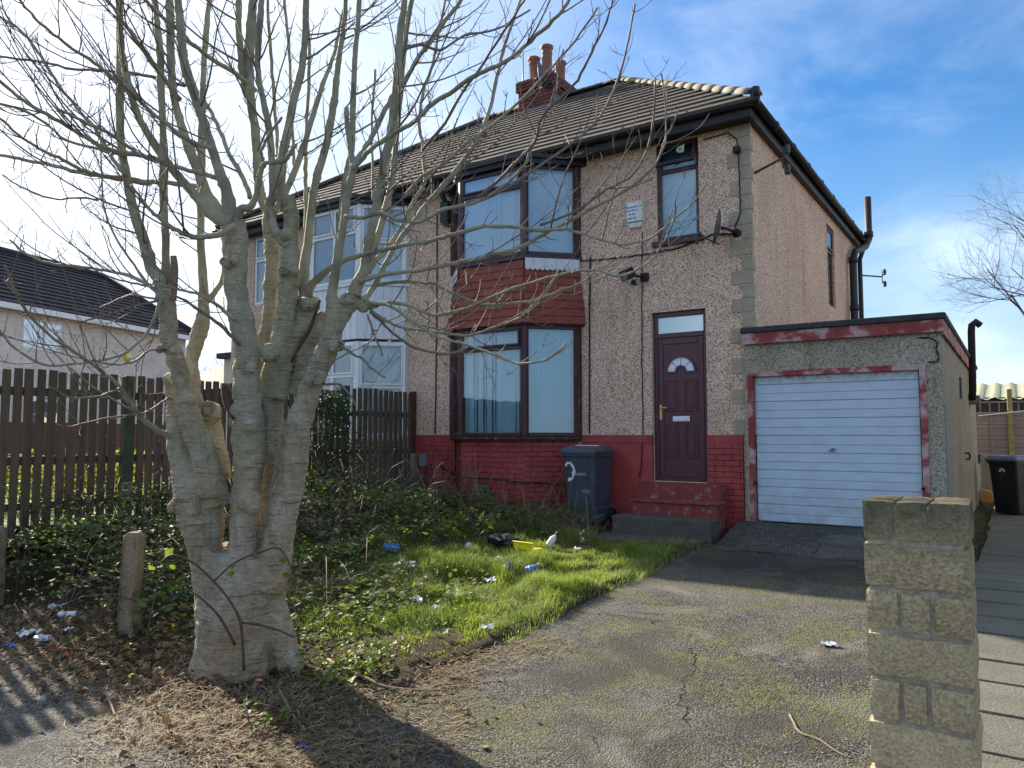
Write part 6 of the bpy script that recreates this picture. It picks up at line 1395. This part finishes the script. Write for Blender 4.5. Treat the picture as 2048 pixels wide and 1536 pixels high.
# dry stalks standing against wall, fence and brambles
ds=MB()
def stalk(x,y,h,lean,r=.003,kids=0):
    P=[];z=gz(x,y); a=random.uniform(0,6.28)
    for i in range(6):
        f=i/5; P.append(Vector((x+math.cos(a)*lean*f*f,y+math.sin(a)*lean*f*f,z+h*f*(1-.2*lean*f))))
    ds.tube(P,[r*(1-.5*i/5) for i in range(6)],4,cap=False)
    for k in range(kids):
        j=random.randint(2,5); v=rv(.12*h); ds.tube([P[j],P[j]+v+Vector((0,0,.1*h))],[r*.6,r*.4],3,cap=False)
for k in range(260):
    r=random.random()
    if r<.25: stalk(random.uniform(-8.6,-8.2),random.uniform(8.3,9.8),random.uniform(.2,.55),.15)
    elif r<.55: stalk(random.uniform(-7.8,-5.0),random.uniform(8.3,9.3),random.uniform(.3,1.0),.3,.0035,3)
    elif r<.8: stalk(random.uniform(-5.6,-4.5),random.uniform(7.8,9.0),random.uniform(.15,.4),.2,.002,2)
    else: stalk(random.uniform(-5.4,-4.2),random.uniform(3.6,5.4),random.uniform(.15,.5),.2,.0025,2)
for k in range(420):   # dry tufts
    c_=random.choice(((-5.5,8.5),(-5.0,8.7),(-4.8,8.9),(-6.4,8.7),(-8.5,9.2),(-8.45,8.8),(-4.95,4.6),(-4.7,5.2)))
    stalk(random.gauss(c_[0],.14),random.gauss(c_[1],.14),random.uniform(.10,.32),random.uniform(.1,.35),.0016)
tag(ds.build('dry_stalks',M['dry_stem']),'thin dry weed stalks standing along the red wall','weeds',kind='stuff')
# single plants that can be picked out
def plant(name,label,x,y,h,nl,size,mat,lean=(0,0),stemm='cane',heads=False):
    b=Vector((x,y,gz(x,y))); t_=thing(name,label,'plant',b); mb=MB(); P=[b+Vector((lean[0]*(i/5)**1.5,lean[1]*(i/5)**1.5,h*i/5)) for i in range(6)]; mb.tube(P,[.006*(1-.1*i) for i in range(6)],5); its=[]
    for k in range(nl):
        f=random.uniform(.3,1); j=min(4,int(f*5)); q=P[j].lerp(P[j+1],f*5-j); v=rv(.10); v.z=abs(v.z)*.6; mb.tube([q,q+v],[.003,.002],4); 
        if not heads: trifol(its,q+v,size*random.uniform(.7,1.1))
    if heads:
        for k in range(16):
            v=rv(.05); v.z=abs(v.z)+.03; mb.tube([P[-1],P[-1]+v],[.003,.006],4)
    mb.build('stem',M[stemm],t_)
    if its: leaf_obj('foliage',its,M[mat],t_)
    return t_
p=G(1178,1095); plant('dead_stalk','pale dead seedhead stalk standing in front of the bin',p.x,p.y,.62,0,.03,'dead_leaf',(-.05,.02),'dry_stem',True)
p=G(1158,1105); plant('sapling','small leafy sapling at the edge of the lawn near the bin',p.x,p.y,.38,14,.04,'bramble_leaf',(.14,.02))
p=G(1082,1085); plant('bramble_shoot','leaning bramble shoot beside the white bottle',p.x,p.y,.42,12,.05,'bramble_leaf',(.05,.1))
p=G(505,1475); plant('bramble_shoot','low leafy bramble shoot on the tarmac below the trunk',p.x,p.y,.10,10,.055,'weed_leaf',(-.05,.0))
p=G(560,1465); plant('bramble_shoot','bright leafy shoot right of the lowest bramble shoot',p.x,p.y,.13,9,.05,'weed_leaf',(.03,.0))
p=G(160,1140); plant('bramble_shoot','pale upright bramble shoot catching the sun before the fence',p.x,p.y,.75,9,.085,'weed_leaf',(.05,.0))
p=G(345,1235); plant('bramble_shoot','sunlit bright green bramble leaves between stub post and trunk',p.x,p.y,.42,13,.075,'weed_leaf',(-.14,-.05))
# bramble cane climbing over the trunk foot
bc=thing('bramble_cane','dark bramble cane looping across the foot of the trunk','bramble',at(485,1345,DB-.35)); 
for pts,a,b in (([(488,1340,6),(484,1270,6),(478,1235,6),(455,1195,5),(420,1155,5),(385,1125,5),(345,1110,4),(320,1125,3)],-.36,-.42),([(482,1245,5),(520,1250,5),(560,1262,4),(590,1275,4)],-.36,-.40),([(470,1290,6),(440,1235,5),(400,1195,4),(370,1175,3)],-.36,-.5),([(425,1165,4),(470,1125,4),(520,1105,4),(560,1098,3),(590,1150,3)],-.38,-.30)):
    P,R=trace(pts,a,b,4); mb=MB(); mb.tube(P,R,6); mb.build('cane',M['cane'],bc)
its=[]
for (x,y) in ((475,1125),(470,1145),(520,1120),(548,1090),(555,1108),(575,1120),(580,1150),(600,1160),(565,1145),(330,1115),(310,1140),(300,1110),(350,1130)):
    p=at(x,y,DB-.38); d=rv(); its.append((p,d+Vector((0,0,.2)),(-FW+rv(.8)).normalized(),random.uniform(.05,.085),random.uniform(.04,.06),.1))
leaf_obj('leaves',its,M['weed_leaf'],bc)
# privet growing on the fence behind the trunk
pv=thing('privet_bush','dark evergreen bush growing against the picket fence behind the trunk','bush',(-8.5,7.75,.6)); its=[]
for k in range(2600):
    z=random.uniform(.55,2.25); wv=.34*(1-((z-1.1)/1.35)**2) if z<2.3 else 0
    if wv<=0: continue
    y=7.75+random.gauss(0,.9)*wv*1.1+.12*math.sin(z*4); x=-8.52+random.gauss(0,.55)*wv*.8
    if x<FX+.06: x=FX+.07+random.uniform(0,.1)
    its.append((Vector((x,y,z)),rv(),(Vector((.4,-.5,.8))+rv(.7)).normalized(),random.uniform(.03,.06),random.uniform(.02,.038),.08))
leaf_obj('foliage',its,M['privet_leaf'],pv); mb=MB()
for k in range(9): mb.tube([Vector((-8.5,7.75,.5)),Vector((-8.55+random.uniform(-.05,.15),7.75+random.uniform(-.25,.25),1.2)),Vector((-8.5+random.uniform(-.1,.2),7.75+random.uniform(-.4,.4),2.0))],[.012,.008,.003],5)
mb.build('stems',M['cane'],pv)
# neighbour's hedge behind the fence
hg=thing('garden_hedge','sunlit yellow-green hedge seen through the picket fence','hedge',(-11,5,.6)); its=[]
for k in range(6500):
    y=random.uniform(2.2,6.6); z=.6+random.uniform(0,.95)*(.75+.3*nz3(y,0,2,2)); x=-11.2+random.uniform(-.35,.35); its.append((Vector((x,y,z)),rv(),(Vector((.3,-.2,.8))+rv(.8)).normalized(),random.uniform(.04,.08),random.uniform(.03,.05),.06))
for k in range(1500):
    y=random.uniform(7.0,9.4); z=.6+random.uniform(0,.5); x=-10.6+random.uniform(-.3,.3); its.append((Vector((x,y,z)),rv(),rv().normalized(),random.uniform(.04,.08),random.uniform(.03,.05),.06))
leaf_obj('foliage',its,M['hedge_leaf'],hg); mb=MB()
for k in range(16): 
    y=2.4+k*.26; mb.tube([(-11.2,y,.5),(-11.2+random.uniform(-.1,.1),y+.1,1.6)],[.015,.006],5)
mb.build('stems',M['cane'],hg)
# ------------------------------------------------------------------ sticks
def stick(label,pts,r,mat='dry_stem'):
    P=[]
    for (x,y,h) in pts:
        p=G(x,y); P.append(p+Vector((0,0,r+h)))
    q=crom([tuple(p) for p in P],4); mb=MB(); mb.tube([Vector(v)+rv(.003) for v in q],[r*(1-.5*i/len(q)) for i in range(len(q))],6); return tag(mb.build('fallen_stick',M[mat]),label,'stick')
stick('long straight fallen stick lying on the straw by the drive',[(655,1330,.02),(720,1365,.03),(790,1388,.02),(905,1388,.01)],.012)
stick('pale fallen stick on the tarmac below the trunk',[(560,1395,.03),(580,1430,.02),(605,1462,.005)],.010)
stick('thin bent stalk on the tarmac at the lower left',[(210,1400,.04),(235,1450,.02),(262,1500,.005)],.007)
stick('long pale root-like stem curling on the drive beside the pillar',[(1580,1432,.0),(1600,1470,.01),(1640,1487,.01),(1690,1515,.0),(1745,1533,.0)],.006)
stick('grey twig sticking out of the grass left of the cans',[(700,1245,.05),(735,1260,.04),(780,1270,.02)],.008)
# ------------------------------------------------------------------ litter, each piece its own thing
def cmat(nm,c,r=.45): 
    if nm not in M: simple(nm,c,r,.12,12)
    return M[nm]
def crumple(label,px,py,sz,mat,cat='bag',flat=.55,name='crumpled_bag',amp=.45,lift=.6):
    sz=tuple(q*.95 for q in sz); p=G(px,py)+Vector((0,0,.03)); mb=MB(); n=9; m=14; sd=random.uniform(0,90); vs=[]
    for i in range(n+1):
        for j in range(m):
            th=math.pi*i/n; ph=2*math.pi*j/m; d=Vector((math.sin(th)*math.cos(ph),math.sin(th)*math.sin(ph),math.cos(th)))
            q=d*2.2+Vector((sd,sd,0)); r=1+amp*mn.noise(q)+amp*.8*mn.noise(q*2.3); vs.append(p+Vector((d.x*sz[0]*r,d.y*sz[1]*r,d.z*sz[2]*r*flat+sz[2]*lift)))
    mb.add(vs,[(i*m+j,i*m+(j+1)%m,(i+1)*m+(j+1)%m,(i+1)*m+j) for i in range(n) for j in range(m)]); return tag(mb.build(name,mat),label,cat)
def can(label,px,py,ang,bands,name='drink_can',cat='can',r=.033,h=.115,tilt=80):
    p=G(px,py)+Vector((0,0,.09)); t_=thing(name,label,cat,p); Mx=Matrix.Translation(p)@Matrix.Rotation(ang,4,'Z')@Matrix.Rotation(math.radians(tilt),4,'Y')@Matrix.Translation((0,0,-h/2))
    mb=MB(); mb.lathe([(.02,.003),(r*.8,0),(r,.012),(r,h*.45),(r*.97,h*.55),(r,h*.8),(r,h-.012),(r*.85,h)],14,Mx); mb.build('body',bands[0],t_)
    mb=MB(); mb.lathe([(r*.86,h+.0005),(r*.86,h+.003),(r*.78,h+.003),(r*.75,h-.003),(.002,h-.003)],14,Mx); mb.build('rim',M['metal_grey'],t_)
    mb=MB(); mb.lathe([(r*1.012,h*.30),(r*1.012,h*.42),(r*1.0,h*.42)],14,Mx); mb.build('band',bands[1],t_); return t_
def sheetp(label,px,py,sx,sy,mat,ang=0,cat='paper',name='paper_scrap',lift=.03):
    sx*=.95; sy*=1.05; p=G(px,py)+Vector((0,0,lift+(.05 if (px>750 and px<1200) else .01))); mb=MB(); n=5; vs=[]; sd=random.uniform(0,60); ca,sa=math.cos(ang),math.sin(ang)
    for s in (0,-.0025):
        for i in range(n+1):
            for j in range(n+1):
                a=(i/n-.5)*sx; b=(j/n-.5)*sy; e=1+.3*mn.noise(Vector((i*.9+sd,j*.9,s))); z=.5*(sx+sy)*.45*mn.noise(Vector((i*.7,j*.7+sd,3)))
                vs.append(p+Vector(((a*ca-b*sa)*e,(a*sa+b*ca)*e,z+s)))
    q=(n+1)**2; fs=[]
    for i in range(n):
        for j in range(n):
            a=i*(n+1)+j; fs.append((a,a+n+1,a+n+2,a+1)); fs.append((q+a,q+a+1,q+a+n+2,q+a+n+1))
    mb.add(vs,fs); return tag(mb.build(name,mat),label,cat)
W=cmat('litter_white',(.66,.68,.70)); Wg=cmat('litter_grey',(.42,.44,.47)); Bl=cmat('litter_blue',(.04,.20,.55)); Bk=cmat('litter_black',(.012,.012,.018),.3); Yl=cmat('litter_yellow',(.75,.62,.02)); Or=cmat('litter_orange',(.60,.24,.09)); Gn=cmat('litter_green',(.06,.45,.20)); Pk=cmat('litter_pink',(.50,.13,.16)); Nv=cmat('litter_navy',(.05,.07,.20)); Cr=cmat('litter_cream',(.55,.44,.28))
crumple('crumpled bright blue plastic bag in the brambles left of the lawn',783,1112,(.12,.09,.10),Bl)
crumple('torn black bin sack half hidden in the grass before the wall',1005,1098,(.22,.12,.12),Bk,'sack',.6,'bin_sack',.5)
yp=G(1065,1106); yb=thing('plastic_tray','yellow plastic tray wedged in the grass under the black sack','tray',yp); mb=MB()
V,Fc=cbox_ab((-.20,-.012,.0),(.20,.012,.10),.006); Ry=Matrix.Translation(yp+Vector((-.02,-.16,.06)))@Matrix.Rotation(-.15,4,'Z')@Matrix.Scale(.75,4); mb.add([Ry@Vector(v) for v in V],Fc); mb.build('side',Yl,yb)
mb=MB(); V,Fc=cbox_ab((-.20,.013,.0),(.20,.22,.012),.003); mb.add([Ry@Vector(v) for v in V],Fc); mb.build('base',Yl,yb)
mb=MB(); V,Fc=cbox_ab((-.21,-.025,.1005),(.21,.02,.112),.004); mb.add([Ry@Vector(v) for v in V],Fc); mb.build('rim',Yl,yb)
bp=G(1097,1100)+Vector((0,0,.05)); bt=thing('plastic_bottle','white plastic spray bottle tilted in the grass right of the yellow tray','bottle',bp); Mb=Matrix.Translation(bp)@Matrix.Rotation(.4,4,'Z')@Matrix.Rotation(.6,4,'Y')@Matrix.Scale(.72,4)
mb=MB(); mb.lathe([(.03,0),(.055,.005),(.058,.02),(.056,.14),(.035,.18),(.02,.20),(.02,.22)],14,Mb); mb.build('body',W,bt); mb=MB(); mb.lathe([(.024,.2205),(.024,.26),(.018,.27),(.0,.27)],12,Mb); mb.build('cap',Nv,bt)
crumple('small orange plastic scrap standing in the mid lawn',925,1122,(.028,.022,.07),Or,'scrap',1,'plastic_scrap',.3)
crumple('crumpled pale tissue above the orange scrap',938,1105,(.05,.04,.06),W,'tissue',.8,'tissue')
crumple('crushed white polystyrene cup above the navy can',1001,1132,(.07,.05,.055),W,'cup',.7,'crushed_cup')
can('navy and silver drink can lying in the middle of the lawn',1013,1152,1.2,(Nv,W),tilt=62)
can('blue and white crushed can right of the navy can',1063,1155,.4,(Bl,W),tilt=75)
can('grey drink can lying in the grass at the left of the lawn',822,1147,.2,(Wg,Nv),tilt=85)
crumple('bright green plastic cup in the long grass',836,1150,(.045,.035,.035),Gn,'cup',.8,'plastic_cup',.2)
sheetp('white torn wrapper in the grass above the green cup',862,1130,.20,.07,W,.2,'wrapper','wrapper')
sheetp('flattened white carrier bag on the grass in front of the cans',915,1203,.24,.09,W,-.25,'bag','carrier_bag')
sheetp('pale paper scrap standing in the grass below the cans',980,1180,.10,.08,W,.8,lift=.05)
sheetp('grey crisp packet on the near edge of the lawn',835,1222,.14,.09,Wg,-.5,'packet','crisp_packet',.05)
crumple('silver and navy crisp packet among the near weeds',873,1232,(.085,.05,.05),Wg,'packet',.6,'crisp_packet')
sheetp('red food wrapper in the weeds right of the trunk',775,1228,.09,.05,Pk,.3,'wrapper','wrapper',.05)
sheetp('white tissue scrap at the bottom corner of the lawn',975,1275,.09,.06,W,.6,'tissue','tissue')
sheetp('pale paper at the far side of the lawn near the steps',1155,1115,.08,.06,W,.3,lift=.05)
crumple('tan cardboard scrap right of the cans',1080,1140,(.05,.035,.035),Cr,'cardboard',.7,'cardboard_scrap')
crumple('white rag heap at the fence end',815,993,(.09,.07,.06),W,'rag',.6,'rag')
sheetp('blue wrapper on the ground at the far left edge',20,1299,.10,.05,Bl,.1,'wrapper','wrapper',.02)
sheetp('large white crumpled paper left of the stub post',55,1280,.14,.11,W,.5,lift=.05)
can('white cardboard tube lying left of the stub post',135,1250,.5,(W,Wg),'cardboard_tube','tube',.022,.16,88)
crumple('grey plastic wrap in the leaves under the white paper',85,1290,(.09,.05,.04),Wg,'plastic',.6,'plastic_wrap')
sheetp('pink paper strip on the leaves below the stub post',120,1306,.13,.03,Pk,.2,lift=.02)
sheetp('pale scrap between the white tube and the brambles',110,1225,.12,.08,Wg,.9,lift=.05)
sheetp('small white scrap on the straw left of the trunk',205,1335,.09,.05,W,.1,lift=.02)
sheetp('white triangular scrap near the stub post foot',135,1268,.06,.05,W,.1,lift=.03)
sheetp('blue printed carton behind the stub post',350,1212,.09,.11,Bl,1.2,'carton','carton',.10)
crumple('orange and purple sweet wrapper below the trunk',518,1372,(.026,.018,.014),Or,'wrapper',.6,'sweet_wrapper')
sheetp('green bottle shard in the soil below the trunk',437,1362,.06,.04,Gn,.2,'shard','glass_shard',.02)
sheetp('tiny blue and white wrapper on the lower tarmac',607,1500,.06,.02,Bl,.2,'wrapper','wrapper',.012)
sheetp('white paint flake patch on the drive beside the pillar',1658,1294,.11,.06,W,.2,'scrap','paint_scrap',.012)
sheetp('blue scrap in the gutter beside the side path',1944,1097,.10,.05,Bl,.2,'scrap','plastic_scrap',.02)
# moss and weeds along the garage foot and drive joints
its=[]
for k in range(700):
    r=random.random()
    if r<.5: x=GX1+.05+abs(random.gauss(0,.10)); y=random.uniform(9.9,17.5); z=gz(x,y)
    elif r<.7: x=random.gauss(-3.02,.10); y=random.gauss(8.9,.12); z=gz0(x,y)
    else: x=-.52+random.gauss(0,.05); y=random.uniform(3.6,9.8); z=gz(x,y)
    its.append((Vector((x,y,z+abs(random.gauss(0,.02)))),rv(),(Vector((0,0,1))+rv(.8)).normalized(),random.uniform(.015,.04),random.uniform(.01,.02),.1))
tag(leaf_obj('verge_weeds',its,M['weed_leaf']),'small weeds and moss tufts along the garage foot and drive joints','weeds',kind='stuff')
# gravel chips spilled where the drive breaks up beside the pillar
gv=MB()
for k in range(420):
    p=G(random.gauss(1690,45),random.gauss(1515,14)); r=random.uniform(.004,.012); V=[p+Vector((random.uniform(-1,1)*r,random.uniform(-1,1)*r,random.uniform(0,1.2)*r)) for _ in range(4)]; gv.add(V,[(0,1,2),(0,2,3),(0,3,1),(1,3,2)])
tag(gv.build('loose_gravel',M['concrete']),'loose dark gravel where the drive breaks up beside the pillar','gravel',kind='stuff')
# turf lip along the drive edge
lip=MB(); vs=[];n=70
for i in range(n+1):
    y=3.9+4.8*i/n; o=.05*nz3(0,y,1.9,3)+.03*nz3(0,y,6,8)
    for dx,dz in ((-.10,.0),(-.02+o*.3,.045),(.05+o,.03),(.09+o,-.02)): vs.append((-3.27+dx,y,gz0(-3.25,y)+dz+.012*nz3(dx*30,y,5,2)))
lip.add(vs,[(i*4+j,i*4+j+1,i*4+j+5,i*4+j+4) for i in range(n) for j in range(3)],0,True)
tag(lip.build('turf_edge',M['soil']),kind='structure')
sc.render.engine='CYCLES'
sc.render.resolution_x=1024; sc.render.resolution_y=768
